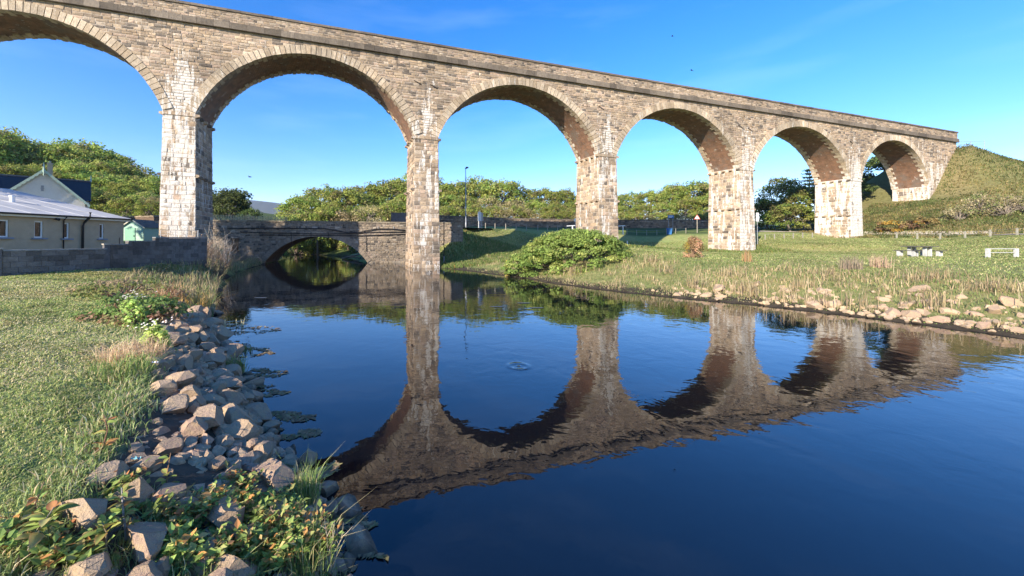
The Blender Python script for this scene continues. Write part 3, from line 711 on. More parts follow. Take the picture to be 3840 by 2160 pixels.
cable([(-.4, -.12, 3.42), (4, -.14, 3.4), (8, -.14, 3.37), (11, -.14, 3.38), (16.4, -.12, 3.56)], .05, 'pipe')
for p in (3.0, 5.2, 7.2):
    g2 = G(); g2.tube([(p, -.13, 3.75), (p, -.13, 3.0 if p != 3.0 else 2.2)], .025, 5, (.04, .03, .03, 0)); g2.build('bracket', M_BLACK, br)
g2 = G(); g2.tube([(11.6, -.09, 3.4), (11.62, -.09, 1.4)], .03, 5, (.04, .03, .03, 0)); g2.build('drain_pipe', M_BLACK, br)
for p, z in ((13., 4.3), (14.9, 4.3)):
    g2 = G(); g2.tube([(p, -.1, 4.55), (p+.03, -.16, 4.25)], .03, 5, (.3, .28, .25, 0)); g2.build('bracket', M_GREY, br)

# ------------------------------------------------------------------ block wall on the left
wl = np.array([(-19.6, 14.0), (-18.4, 15.8), (-16.9, 18.8), (-16.3, 21.5), (-15.4, 24.0)])
bwall = thing('block_wall', 'dark grey concrete block garden wall stepping up along the lawn edge', 'wall', (0, 0, 0))
seglen = np.r_[0, np.cumsum(np.hypot(*np.diff(wl, axis=0).T))]
def wallpt(d): return np.interp(d, seglen, wl[:, 0]), np.interp(d, seglen, wl[:, 1])
steps = [(2.16, 5.55, 2.43), (5.55, 6.5, 2.64), (6.5, 7.9, 2.80), (7.9, seglen[-1], 2.99)]
BH = .225
for a_, b_, zt in steps:
    nrow = 7
    for r_ in range(nrow):
        z1 = zt-.06-r_*BH; z0 = z1-BH; off = .0 if r_ % 2 else .225
        for u0, u1 in split(a_-(off if off else 0), b_, .45, .4501):
            u0 = max(u0, a_); 
            if u1-u0 < .05: continue
            x0, y0 = wallpt(u0); x1, y1 = wallpt(u1); mx, my = (x0+x1)/2, (y0+y1)/2
            if z1 < Zs(mx+.3, my)-.03: continue
            g2 = G(); kk = np.array([.16, .142, .125])*rng.uniform(.65, 1.2)
            g2.box((mx, my, (z0+z1)/2), (u1-u0-.010, .2+rng.uniform(-.012, .012), BH-.010), math.atan2(y1-y0, x1-x0), (*kk, 0)); g2.build('block', M_RUBBLE, bwall)
    g2 = G(); x0, y0 = wallpt(a_); x1, y1 = wallpt(b_); core = (.09, .085, .085, 0)
    mx, my = (x0+x1)/2, (y0+y1)/2; ln = math.hypot(x1-x0, y1-y0)
    pass
for a_, b_, zt in steps:
    for u0, u1 in split(a_, b_, .5, .6):
        x0, y0 = wallpt(u0); x1, y1 = wallpt(u1); g2 = G(); g2.box(((x0+x1)/2, (y0+y1)/2, zt-.028), (u1-u0-.01, .25, .055), math.atan2(y1-y0, x1-x0), (.26, .25, .23, 0)); g2.build('coping_slab', M_RUBBLE, bwall)
V = []
for d in np.linspace(2.2, seglen[-1]-.02, 26):
    x, y = wallpt(d); zt = [s[2] for s in steps if s[0] <= d+1e-6][-1]; V.append((x, y, .9)); V.append((x, y, zt-.08))
mk('mortar_core', V, [[2*i, 2*i+2, 2*i+3, 2*i+1] for i in range(25)], M_RUBBLE, bwall, (.17, .165, .16, 0))
for d, zt in ((2.0, 2.46), (5.55, 2.60)):
    x, y = wallpt(d); g2 = G(); w_ = .3 if d < 3 else .22; g2.box((x, y, zt/2+.45), (w_, w_, zt-.9), 1.05, (.13, .12, .115, 0)); g2.box((x, y, zt+.02), (w_+.05, w_+.05, .06), 1.05, (.40, .35, .28, 0)); g2.build('gate_pier', M_RUBBLE, bwall)
sc_w = thing('screen_block_wall', 'pierced screen block panel at the near end of the grey block wall', 'wall', (0, 0, 0))
for r_ in range(5):
    for c_ in range(4):
        x, y = wallpt(1.75-c_*.3); g2 = G(); z = 1.4+r_*.24
        for dx, dz, w, h in ((0, .1, .28, .04), (0, -.1, .28, .04), (.12, 0, .04, .16), (-.12, 0, .04, .16), (0, 0, .28, .03)): g2.box((x+dx*.55, y+dx*.83, z+dz), (w, .09, h), 1.0, (.22, .21, .18, 0))
        g2.build('screen_block', M_RUBBLE, sc_w)

# ------------------------------------------------------------------ bungalow
HA = np.array([-26.35, 17.5]); HBp = np.array([-24.65, 28.9]); hd = (HBp-HA)/np.linalg.norm(HBp-HA); hang = math.atan2(hd[1], hd[0]); HL = np.linalg.norm(HBp-HA)
bung = thing('bungalow', 'long grey-brown rendered bungalow with low grey roof beyond the block wall', 'house', (HA[0], HA[1], 0), hang)
# local frame: x along the wall, y inwards (to the left), facing side is y=0 looking to -y
EV = 4.36
def hloc(dx, dy):                     # photo reading -> (along, height) on the wall plane
    r = ray(dx, dy); nrm = np.array([-hd[1], hd[0]]); kk = (HA@nrm)/(r[:2]@nrm); P_ = r*kk+np.array([0, 0, CZ]); return (P_[:2]-HA)@hd, P_[2]
wins = []
for F0, F1, y0, y1 in ((-22, 33, 822, 891), (129, 162, 828, 893), (238, 260, 835, 895), (373, 390, 839, 896)):
    a0, zt = hloc(F0/DS, y0/DS); a1, zb = hloc(F1/DS, y1/DS); wins.append((a0, a1, zb+.02, zt))
xs = [0]+[v for w in wins for v in (w[0], w[1]+.0)]+[HL]
g_ = G(); T_ = .14
def quad(g, x0, x1, z0, z1, y=0.): g.add([[x0, y, z0], [x1, y, z0], [x1, y, z1], [x0, y, z1]], [[0, 1, 2, 3]], (.5, .5, .5, 0))
for i in range(len(xs)-1):
    if i % 2 == 0: quad(g_, xs[i], xs[i+1], 1.2, EV)
    else:
        w = wins[i//2]; quad(g_, w[0], w[1], 1.2, w[2]); quad(g_, w[0], w[1], w[3], EV)
        x0, x1, z0, z1 = w
        g_.add([[x0, 0, z0], [x1, 0, z0], [x1, 0, z1], [x0, 0, z1], [x0, T_, z0], [x1, T_, z0], [x1, T_, z1], [x0, T_, z1]], [[0, 4, 5, 1], [1, 5, 6, 2], [2, 6, 7, 3], [3, 7, 4, 0]], (.5, .5, .5, 0))
g_.add([[HL, 0, 1.2], [HL, 15, 1.2], [HL, 15, EV], [HL, 11, 6.9], [HL, 0, EV]], [[0, 1, 2, 4]], (.5, .5, .5, 0))
g_.add([[HL, 0, EV], [HL, 15, EV], [HL, 11, 6.75]], np.array([[0, 1, 2]]), (.5, .5, .5, 0))
g_.add([[0, 0, 1.2], [0, 15, 1.2], [0, 15, EV], [0, 0, EV], [HL, 15, 1.2], [HL, 15, EV]], [[0, 3, 2, 1], [1, 2, 5, 4]], (.5, .5, .5, 0))
g_.build('wall', M_RENDER, bung)
for x0, x1, z0, z1 in wins:
    f = G(); b = .075
    f.box(((x0+x1)/2, T_-.03, z0+b/2), (x1-x0, .06, b)); f.box(((x0+x1)/2, T_-.03, z1-b/2), (x1-x0, .06, b)); f.box((x0+b/2, T_-.03, (z0+z1)/2), (b, .06, z1-z0-2*b)); f.box((x1-b/2, T_-.03, (z0+z1)/2), (b, .06, z1-z0-2*b))
    fo = f.build('window', M_WHITE, bung)
    p_ = G(); p_.box(((x0+x1)/2, T_, (z0+z1)/2), (x1-x0-2*b, .02, z1-z0-2*b)); p_.build('pane', M_GLASS, fo)
    s_ = G(); s_.box(((x0+x1)/2, -.03, z0-.05), (x1-x0+.3, .24, .09)); s_.build('sill', M_SILL, fo)
rf = G(); ov = .28; RS = (6.75-EV)/11.
rf.add([[-.3, -ov, EV-ov*RS+.1], [HL+.35, -ov, EV-ov*RS+.1], [HL+.35, 11, 6.85], [-.3, 11, 6.85], [-.3, -ov, EV-ov*RS+.02], [HL+.35, -ov, EV-ov*RS+.02], [HL+.35, 11, 6.77], [-.3, 11, 6.77], [HL+.35, 15.3, EV], [-.3, 15.3, EV]], [[0, 1, 2, 3], [0, 4, 5, 1], [1, 5, 6, 2], [3, 2, 8, 9]], (.5, .5, .5, 0))
ro = rf.build('roof', M_FELT, bung)
for i in range(1, 8):
    s2 = G(); x = HL*i/8; s2.tube([(x, -ov+.05, EV-ov*RS+.112), (x, 10.9, 6.84)], .012, 4); s2.build('roof_seam', M_FELT, ro)
fa = G(); fa.box((HL/2, -ov+.05, EV-.10), (HL+.6, .03, .14)); fa.build('fascia', M_WHITE, bung)
gu = G(); gu.box((HL/2, -ov-.05, EV-.02), (HL+.66, .12, .1)); gu.build('gutter', M_BLACK, bung)
for F_, r_, zlo in ((235, .035, 1.3), (305, .07, 1.3), (447, .02, 1.3)):
    x, _ = hloc(F_/DS, 860/DS); g2 = G()
    if r_ == .07: g2.tube([(x+.25, -ov-.1, EV+.32), (x+.24, -ov-.1, EV+.0), (x+.05, -.16, EV-.38), (x, -.12, EV-.6), (x, -.12, zlo)], r_, 8)
    elif r_ == .02: g2.tube([(x, -.05, 3.0), (x, -.05, zlo)], r_, 6)
    else: g2.tube([(x, -ov-.05, EV-.05), (x, -.08, EV-.3), (x, -.08, zlo)], r_, 6)
    g2.build('downpipe', M_BLACK, bung, smooth=True)
x, z = hloc(203/DS, 822/DS); g2 = G(); g2.tube([(x, 0, z), (x, -.22, z+.02)], .03, 6); g2.tube([(x-.1, -.25, z+.02), (x+.1, -.25, z-.02)], [.06, .09], 8); g2.build('flood_lamp', M_BLACK, bung)
vp = at(31, 503, 25.6); lv = np.array([(vp[0]-HA[0])*hd[0]+(vp[1]-HA[1])*hd[1], -(vp[0]-HA[0])*hd[1]+(vp[1]-HA[1])*hd[0]])
zr = EV+RS*lv[1]; g2 = G(); g2.tube([(lv[0], lv[1], zr), (lv[0], lv[1], zr+.42)], .14, 10); g2.tube([(lv[0], lv[1], zr+.42), (lv[0], lv[1], zr+.5)], [.18, .16], 10); g2.build('roof_vent', M_WHITE, bung)

# ------------------------------------------------------------------ white gabled house
wh = thing('gabled_house', 'white walled house with scalloped green bargeboards and dark slate roof', 'house', (-44.5, 42, 0), R(-46))
E_, A_, GW = 7.15, 10.4, 3.25                 # local x points out of the gable, y to its right
g_ = G()
g_.add([[0, -GW, 2], [0, GW, 2], [0, GW, E_], [0, -GW, E_], [0, 0, A_-.15], [-4, -GW, 2], [-4, GW, 2], [-4, GW, E_], [-4, -GW, E_]], [np.array([[0, 1, 2, 3], [5, 0, 3, 8], [1, 6, 7, 2]]), np.array([[3, 2, 4]])], (.5, .5, .5, 0))
MY0, MY1, MR, MZ, ME = -9., 3.75, -4.2, 9.9, 7.3
g_.add([[-.5, MY0, 2], [-.5, MY1-.15, 2], [-.5, MY1-.15, ME], [-.5, MY0, ME], [-7.9, MY0, 2], [-7.9, MY1-.15, 2], [-7.9, MY1-.15, ME], [-7.9, MY0, ME], [MR, MY1-.15, MZ-.1], [MR, MY0, MZ-.1]], [np.array([[0, 1, 2, 3], [1, 5, 6, 2], [4, 7, 6, 5], [0, 3, 7, 4]]), np.array([[2, 6, 8], [3, 9, 7]])], (.5, .5, .5, 0))
g_.build('wall', M_WHITEWALL, wh)
rf = G(); sl = (A_-E_)/GW; o_ = .4
for sg in (-1, 1):
    rf.add([[.35, 0, A_], [.35, sg*(GW+o_), E_-o_*sl], [-4, sg*(GW+o_), E_-o_*sl], [-4, 0, A_], [.35, 0, A_-.1], [.35, sg*(GW+o_), E_-o_*sl-.1]], [[0, 1, 2, 3], [0, 4, 5, 1]], (.5, .5, .5, 0))
for ex_ in (-.1, -8.3):
    rf.add([[MR, MY0, MZ], [MR, MY1, MZ], [ex_, MY1, ME-.05], [ex_, MY0, ME-.05], [MR, MY1, MZ-.12], [ex_, MY1, ME-.17]], [[0, 1, 2, 3], [1, 4, 5, 2]], (.5, .5, .5, 0))
rfo = rf.build('roof', M_SLATE, wh)
g2 = G(); g2.tube([(MR, MY0, MZ+.03), (MR, MY1, MZ+.03)], .1, 6); g2.build('ridge', plain('ridge_lead', (.2, .19, .18)), rfo)
ch = G(); ch.box((MR, .28, 10.5), (.42, .42, 2.4)); ch.box((MR, .28, 11.65), (.5, .5, .12)); ch.tube([(MR, .28, 11.7), (MR, .28, 11.95)], .1, 8); ch.build('chimney', M_CREAM, rfo)
for sg in (-1, 1):
    g2 = G(); ns = 12
    for i in range(ns):
        f0, f1 = i/ns, (i+1)/ns; fm = (f0+f1)/2
        y0, y1, ym = (sg*(GW+o_)*f for f in (f0, f1, fm)); z0, z1, zm = (A_-(GW+o_)*sl*f for f in (f0, f1, fm))
        poly = [[.42, y0, z0+.03], [.42, y1, z1+.03], [.42, y1, z1-.22], [.42, ym, zm-.38], [.42, y0, z0-.22]]
        V = np.array(poly+[[.37, p[1], p[2]] for p in poly]); F = [np.array([[0, 1, 2, 4], [5, 9, 7, 6], [4, 3, 8, 9], [3, 2, 7, 8], [0, 5, 6, 1]]), np.array([[2, 3, 4], [9, 8, 7]])]
        g2.add(V, F, None)
    g2.build('bargeboard', M_TRIM, wh)
g2 = G(); g2.box((MR+2.05, MY1+.03, (MZ+ME)/2-.1), (.05, .05, .05)); g2.add([[MR, MY1+.03, MZ+.02], [-.1, MY1+.03, ME-.03], [-.1, MY1+.03, ME-.25], [MR, MY1+.03, MZ-.2]], [[0, 1, 2, 3]], None); g2.build('verge_board', M_TRIM, wh)
g2 = G(); g2.tube([(.42, 0, A_-.7), (.42, 0, A_+.1), (.42, 0, A_+.75)], [.05, .09, .02], 8); g2.box((.42, 0, A_-.35), (.06, .5, .06)); g2.build('finial', M_TRIM, wh)
g2 = G(); g2.tube([(MR, MY1, MZ), (MR, MY1, MZ+.75)], [.08, .04], 6); g2.build('finial', M_TRIM, wh)
g2 = G(); g2.box((.02, -.1, 8.35), (.06, .2, .6)); g2.box((.03, -.1, 8.35), (.08, .28, .05)); g2.build('slit_vent', M_GREY, wh)
g2 = G(); g2.box((-3.0, -4.6, 8.65), (2.2, 1.7, .8)); d_ = g2.build('dormer', M_SLATE, wh); g2 = G(); g2.box((-3.0, -4.6, 9.1), (2.5, 1.95, .1)); g2.build('dormer_trim', M_WHITE, d_)

# ------------------------------------------------------------------ garden shed
shx, shy = -32.6, 38.0; zg_ = 2.3
shed = thing('garden_shed', 'small mint green wooden shed with felt roof between bungalow and viaduct pier', 'shed', (shx, shy, 0), R(3))
dp_, eh, ap = 2.6, 4.08, 4.80
for i in range(13):
    z0 = zg_+i*(eh-zg_)/13; z1 = zg_+(i+1)*(eh-zg_)/13; g2 = G()
    g2.add([[0, -.03, z0], [2.04, -.03, z0], [2.04, 0, z1], [0, 0, z1]], [[0, 1, 2, 3]], None); g2.build('plank', M_MINT, shed)
    g2 = G(); g2.add([[2.07, 0, z0], [2.07, dp_, z0], [2.04, dp_, z1], [2.04, 0, z1]], [[0, 1, 2, 3]], None); g2.build('plank', M_MINT, shed)
g2 = G(); g2.add([[0, -.01, eh], [2.04, -.01, eh], [1.02, -.01, ap], [0, dp_, eh], [2.04, dp_, eh], [1.02, dp_, ap], [0, 0, zg_], [0, dp_, zg_], [2.04, dp_, zg_]], [np.array([[0, 1, 2], [5, 4, 3]]), np.array([[6, 0, 3, 7], [7, 3, 4, 8]])], None); g2.build('gable', M_MINT, shed)
g2 = G()
for sg in (-1, 1): g2.add([[1.02, -.15, ap+.05], [1.02+sg*1.2, -.15, eh-.05], [1.02+sg*1.2, dp_+.1, eh-.05], [1.02, dp_+.1, ap+.05], [1.02, -.15, ap], [1.02+sg*1.2, -.15, eh-.1]], [[0, 1, 2, 3], [0, 4, 5, 1]], None)
g2.build('roof', plain('shed_felt', (.13, .12, .10), .9), shed)
for sg in (-1, 1):
    g2 = G(); g2.add([[1.02, -.17, ap+.06], [1.02+sg*1.22, -.17, eh-.05], [1.02+sg*1.22, -.17, eh-.17], [1.02, -.17, ap-.06]], [[0, 1, 2, 3]], None); g2.build('barge_strip', plain('cream_strip', (.55, .52, .40)), shed)
g2 = G(); g2.box((.80, -.05, zg_+.85), (.95, .04, 1.72)); do = g2.build('door', M_DOOR, shed); g2 = G(); g2.box((1.2, -.09, zg_+.9), (.05, .03, .14)); g2.build('handle', M_BLACK, do)

# rail fence at the foot of the big white pier and slim roadside fences
def fence(name, label, pts, h, rails, m_post, m_rail, pw=.07, rr=.012, group=None, lean=0., cat='fence'):
    f = thing(name, label, cat, (0, 0, 0), 0, group); pr = []
    for x, y, z in pts:
        g2 = G(); lx, ly = rng.normal(0, lean, 2); g2.box((x+lx*.5, y+ly*.5, z+h/2-.15), (pw, pw, h+.3)); g2.build('post', m_post, f); pr.append((x, y, z))
    for q in rails:
        g2 = G(); g2.tube([(x, y-pw/2-.005, z+q*h) for x, y, z in pr], rr, 4, cap=False); g2.build('rail', m_rail, f)
    return f
p1 = [at(dx, 597, 29.5) for dx in (404, 441, 470, 498)]
fence('wire_fence', 'thin wire fence on slim posts before the foot of the white-streaked pier', [(p[0], p[1], 2.8) for p in p1], .75, (.3, .55, .75, .95), M_GREY, M_GREY, .04, .009)
# garden wall behind shed
gw = thing('garden_wall', 'brown rubble wall with sunlit coping behind the green shed', 'wall', (0, 0, 0))
gpts = [(-52, 52.5), (-44, 49.5), (-36, 46.5), bxy(-8.6, .1)]
g2 = G()
for i in range(3):
    (x0, y0), (x1, y1) = gpts[i], gpts[i+1]; g2.box(((x0+x1)/2, (y0+y1)/2, 4.3), (math.hypot(x1-x0, y1-y0), .4, 2.5), math.atan2(y1-y0, x1-x0), (.15, .105, .075, 0))
gwo = g2.build('wall', M_RUBBLE, gw)
for i in range(3):
    (x0, y0), (x1, y1) = gpts[i], gpts[i+1]; ln = math.hypot(x1-x0, y1-y0); n = int(ln/.5)
    for j in range(n):
        f = (j+.5)/n; g2 = G(); g2.box((x0+(x1-x0)*f, y0+(y1-y0)*f, 5.62+rng.uniform(-.03, .03)), (.47, .5, .16), math.atan2(y1-y0, x1-x0), np.r_[np.array([.30, .235, .165])*rng.uniform(.8, 1.2), 0]); g2.build('coping_stone', M_RUBBLE, gw)  # coping coloured lighter than the wall to paint in its sunlit top
# picket fence beyond the bridge
pf = thing('picket_fence', 'pale picket fence along the far side of the road bridge', 'fence', (B0[0], B0[1], 0), BA)
for i in range(46):
    g2 = G(); p = -8+i*.2; h = 5.98-.02*p; g2.box((p, 7.6, (4.7+h)/2), (.09, .03, h-4.7)); g2.build('picket', M_PALEWOOD, pf)
for z in (5.0, 5.6):
    g2 = G(); g2.box((-3.5, 7.65, z), (9.3, .05, .08)); g2.build('rail', M_PALEWOOD, pf)
# roadside wall right of the bridge
rw = thing('roadside_wall', 'long dark stone wall behind the road in the shade of the viaduct', 'wall', (0, 0, 0))
rpts = np.array([(-7.5, 60), (1, 66), (10, 71.5), (20, 74.2), (32, 76), (50, 76)])
rl = np.r_[0, np.cumsum(np.hypot(*np.diff(rpts, axis=0).T))]
g2 = G(); ZT = 6.75
for i in range(len(rpts)-1):
    (x0, y0), (x1, y1) = rpts[i], rpts[i+1]; g2.box(((x0+x1)/2, (y0+y1)/2, 5.3), (math.hypot(x1-x0, y1-y0)+.15, .45, 2.7), math.atan2(y1-y0, x1-x0), (.17, .14, .11, 0))
g2.build('wall', M_RUBBLE, rw)
sg_ = G()
for i in range(len(rpts)-1):
    (x0, y0), (x1, y1) = rpts[i], rpts[i+1]; ln = math.hypot(x1-x0, y1-y0); U = np.array([(x1-x0)/ln, (y1-y0)/ln, 0]); Nn = np.array([U[1], -U[0], 0]); rc = []
    for z0, z1 in rows(4.2, ZT-.1, .24, .2): rc += [(u, v, z0, z1) for u, v in split(0, ln, .25, .7)]
    V, F = lay(np.array([x0, y0, 0])+Nn*.225, U, (0, 0, 1), Nn, rc, (.01, .05), jit=.02); sg_.add(V.reshape(-1, 3), F, np.repeat(stonecols(len(rc), None, .72), 9, 0))
    n = int(ln/.75)
    for j in range(n):
        f = (j+.5)/n; g3 = G(); g3.box((x0+(x1-x0)*f, y0+(y1-y0)*f, ZT+.02), (.72, .55, .18), math.atan2(y1-y0, x1-x0), np.r_[np.array([.17, .145, .115])*rng.uniform(.8, 1.2), 0]); g3.build('coping_stone', M_RUBBLE, rw)
sg_.build('rubble_stone', M_RUBBLE, rw, kind='stuff')
tw = thing('stone_gatepost', 'short grey masonry stub standing above the road bridge beside the tall pier', 'wall', (0, 0, 0))
g2 = G(); q = at(1005, 552, 56.); g2.box((q[0], q[1], 5.4), (2.4, .5, 2.7), .2, (.17, .15, .14, 0)); g2.build('wall', M_RUBBLE, tw)

# ------------------------------------------------------------------ street furniture
def base_at(dx, depth): q = at(dx, 600, depth); return q[0], q[1], Zs(q[0], q[1])
x, y, z = base_at(1172, 59.)
lp = thing('street_lamp', 'tall slender grey street lamp with small dark head beside the road', 'street lamp', (x, y, z))
g2 = G(); Hh = at(1168, 424, 59.)[2]-z; g2.tube([(0, 0, -.3), (0, 0, 1.2), (0, 0, 1.25), (-.05, 0, Hh)], [.11, .11, .075, .045], 8); g2.build('pole', M_GREY, lp, smooth=True)
g2 = G(); g2.tube([(-.12, 0, Hh-.02), (.1, -.05, Hh+.12), (.38, -.1, Hh+.16)], [.06, .17, .07], 8); g2.build('lamp_head', M_BLACK, lp, smooth=True)
x, y, z = base_at(1207, 60.)
sg = thing('road_sign', 'white backed road sign on paired posts beside the street lamp', 'sign', (x, y, z), R(50))
for px, h in ((-.28, 2.75), (.02, 3.0), (.42, 2.3), (.62, 2.6)):
    g2 = G(); g2.tube([(px, .03, -.3), (px, .03, h)], .04, 6); g2.build('post', M_WHITE if px < .1 else M_GREY, sg)
g2 = G(); g2.box((-.1, -.03, 2.0), (.8, .035, 1.35)); g2.build('panel', plain('sign_back_white', (.62, .68, .72), .5, .05), sg)
g2 = G(); g2.box((.55, -.03, 2.0), (.55, .03, 1.25)); g2.build('panel', M_GREY, sg)
fp = []
for dx in (1245, 1283, 1320, 1358, 1387, 1398, 1424):
    pass
fdx = [(1222, 61), (1245, 62), (1271, 63), (1298, 63.6), (1325, 64.2), (1352, 64.8), (1377, 65.2), (1403, 65.6), (1425, 66)]
fence('roadside_fence', 'leaning grey wooden posts strung with wire along the shaded road bank', [base_at(a, b) for a, b in fdx], 1.05, (.5, .9), M_WOOD, M_GREY, .10, .008, lean=.1)
fence('roadside_fence', 'low dark wire fence on the verge between the blue sign and the bin', [base_at(a, 66.5) for a in (1578, 1602, 1627, 1652, 1676, 1700, 1725)], .9, (.5, .9), M_WOOD, M_GREY, .07, .008, lean=.04)
def tpost(label, dx, depth, ty, by, w, gname):
    a = at(dx, ty, depth); z0 = at(dx, by, depth)[2]
    t = thing('barrier_post', label, 'barrier', (a[0], a[1], z0), R(15), gname)
    g2 = G(); g2.box((0, 0, (a[2]-z0)/2-.2), (.09, .09, a[2]-z0+.4)); g2.build('post', M_WHITE, t)
    g2 = G(); g2.box((-w*.18, 0, a[2]-z0+.05), (w, .08, .08), M=[[1, 0, 0], [0, 1, 0], [.06, 0, 1]]); g2.build('arm', M_WHITE, t)
tpost('white T-shaped barrier post left of the pier behind the round bush', 1440, 45, 569, 590, 1.05, 'white T-shaped barrier posts')
tpost('white T-shaped barrier post just right of the pier behind the round bush', 1567, 50, 569, 582, 1.0, 'white T-shaped barrier posts')
x, y, z = base_at(1578, 50); t = thing('marker_post', 'short white post standing right of the white T-shaped barrier', 'post', (x, y, z)); g2 = G(); g2.box((0, 0, .4), (.12, .12, 1.2)); g2.build('post', M_WHITE, t); g2 = G(); g2.box((0, 0, 1.02), (.16, .16, .05)); g2.build('cap', M_GREY, t)
x, y, z = base_at(1447, 67); t = thing('round_sign', 'small white disc sign peeping out beside the tall pier', 'sign', (x, y, z), R(20)); g2 = G(); g2.tube([(0, 0, -.2), (0, 0, 2.2)], .035, 6); g2.build('post', M_GREY, t); g2 = G(); g2.tube([(0, -.05, 2.0), (0, -.09, 2.0)], .32, 18); g2.build('disc', M_WHITE, t)
x, y, z = base_at(1688, 68); t = thing('direction_sign', 'blue rectangular road sign on two thin posts before the woods', 'sign', (x, y, z), R(8))
zt = at(1688, 545, 68)[2]-z
for px in (-.4, .4): g2 = G(); g2.tube([(px, .04, -.2), (px, .04, zt+.3)], .035, 6); g2.build('post', M_GREY, t)
g2 = G(); g2.box((0, 0, zt), (1.15, .03, .55)); pa = g2.build('panel', M_BLUE, t)
g2 = G(); g2.box((0, -.02, zt+.1), (.85, .01, .07)); g2.box((-.1, -.02, zt-.08), (.6, .01, .07)); g2.build('print', M_WHITE, pa)
x, y, z = base_at(1684, 66.4); t = thing('wheelie_bin', 'blue wheeled litter bin on the verge below the blue sign', 'bin', (x, y, z))
g2 = G(); V = np.array([[-.24, -.26, 0], [.24, -.26, 0], [.24, .26, 0], [-.24, .26, 0], [-.3, -.34, 1.], [.3, -.34, 1.], [.3, .34, 1.], [-.3, .34, 1.]]); g2.add(V, [[0, 1, 5, 4], [1, 2, 6, 5], [2, 3, 7, 6], [3, 0, 4, 7]], None); g2.build('bin_body', M_BLUE, t)
g2 = G(); g2.box((0, 0, 1.04), (.64, .74, .08)); g2.build('lid', M_BLUE, t)
x, y, z = base_at(1754, 67.); t = thing('warning_sign', 'red edged triangular warning sign on a stout post beside the grass', 'sign', (x, y, z), R(-25)); zt = at(1754, 548, 67.)[2]-z
g2 = G(); g2.box((0, .05, zt/2-.1), (.10, .08, zt+.3)); g2.build('post', M_WOOD, t)
def tri(s): return [[-s, -.0, zt-.5*s], [s, 0, zt-.5*s], [0, 0, zt+1.2*s]]
for s_i, yy, m, nm in ((.48, -.03, M_RED, 'border'), (.34, -.045, M_WHITE, 'plate')):
    V = np.array(tri(s_i)); V[:, 1] = yy; V2 = V.copy(); V2[:, 1] += .02; g2 = G(); g2.add(np.r_[V, V2], [np.array([[0, 1, 2], [5, 4, 3]]), np.array([[0, 3, 4, 1], [1, 4, 5, 2], [2, 5, 3, 0]])], None); g2.build(nm, m, t)
x, y, z = base_at(1906, 56.5); t = thing('notice_board', 'narrow white notice panel showing past the edge of the lime-white pier', 'sign', (x, y, z), R(10)); zt = at(1906, 546, 56.5)[2]-z
g2 = G(); g2.tube([(0, .04, -.2), (0, .04, zt+.6)], .04, 6); g2.build('post', M_GREY, t); g2 = G(); g2.box((0, 0, zt), (.45, .03, 1.25)); g2.build('panel', M_WHITE, t)
q = gnd(1113.5, 668, 0.02); t = thing('gauge_pole', 'thin dark upright pole in the water against the tall pier', 'pole', (q[0]+.1, q[1]+1.2, 0)); zt = at(1113.5, 562, q[1]+1.2)[2]
g2 = G(); g2.tube([(0, 0, -1), (0, 0, 1.0)], .07, 8); g2.build('sleeve', M_GREY, t); g2 = G(); g2.tube([(0, 0, 1.0), (0, 0, zt)], .05, 8); g2.build('pole', M_BLACK, t); g2 = G(); g2.tube([(0, 0, zt), (0, 0, zt+.1)], .09, 8); g2.build('cap', M_BLACK, t)

# picnic table and rail seat on the right field
def leg_concrete(x0, y0, h, w=.12, d=.2): g2 = G(); g2.prism([(x0-w/2, y0-d/2), (x0+w/2, y0-d/2), (x0+w/2, y0+d/2), (x0-w/2, y0+d/2)], 0, h); return g2
a, b = gnd(2275, 645, 1.6), gnd(2350, 645, 1.6); c_ = (a+b)/2; zc_ = Zs(c_[0], c_[1]); wd = np.linalg.norm(b-a)
pt = thing('picnic_table', 'white concrete picnic table with dark slatted top and benches on the grass', 'picnic table', (c_[0], c_[1], zc_), math.atan2(b[1]-a[1], b[0]-a[0]))
for i in range(6): g2 = G(); g2.box((-.45+i*.18, 0, .78), (.155, 1.7, .05)); g2.build('table_slat', M_DARKTOP, pt)
for x0 in (-.18, .22):
    for y0 in (-.5, .5): leg_concrete(x0, y0, .755).build('leg', M_CONC, pt)
for sx in (-1, 1):
    for i in range(2): g2 = G(); g2.box((sx*.98+(i-.5)*.19, 0, .46), (.17, 1.7, .05)); g2.build('bench_slat', M_DARKTOP, pt)
    for y0 in (-.5, .5):
        for dx in (-.1, .1): leg_concrete(sx*.98+dx, y0, .435, .11).build('leg', M_CONC, pt)
a, b = gnd(2482, 648, 1.62), gnd(2560, 648, 1.62); c_ = (a+b)/2; zc_ = Zs(c_[0], c_[1]); wd = np.linalg.norm(b-a)
pb = thing('rail_barrier', 'low white two-rail barrier on stout white posts standing on grass', 'barrier', (c_[0], c_[1], zc_), math.atan2(b[1]-a[1], b[0]-a[0]))
for x0 in (-wd/2+.1, wd/2-.1): g2 = G(); g2.box((x0, 0, .28), (.17, .17, .76)); g2.build('post', M_CONC, pb)
for z0, r_ in ((.63, .03), (.36, .025)): g2 = G(); g2.tube([(-wd/2, 0, z0), (wd/2, 0, z0)], r_, 6); g2.build('rail', M_CONC, pb)
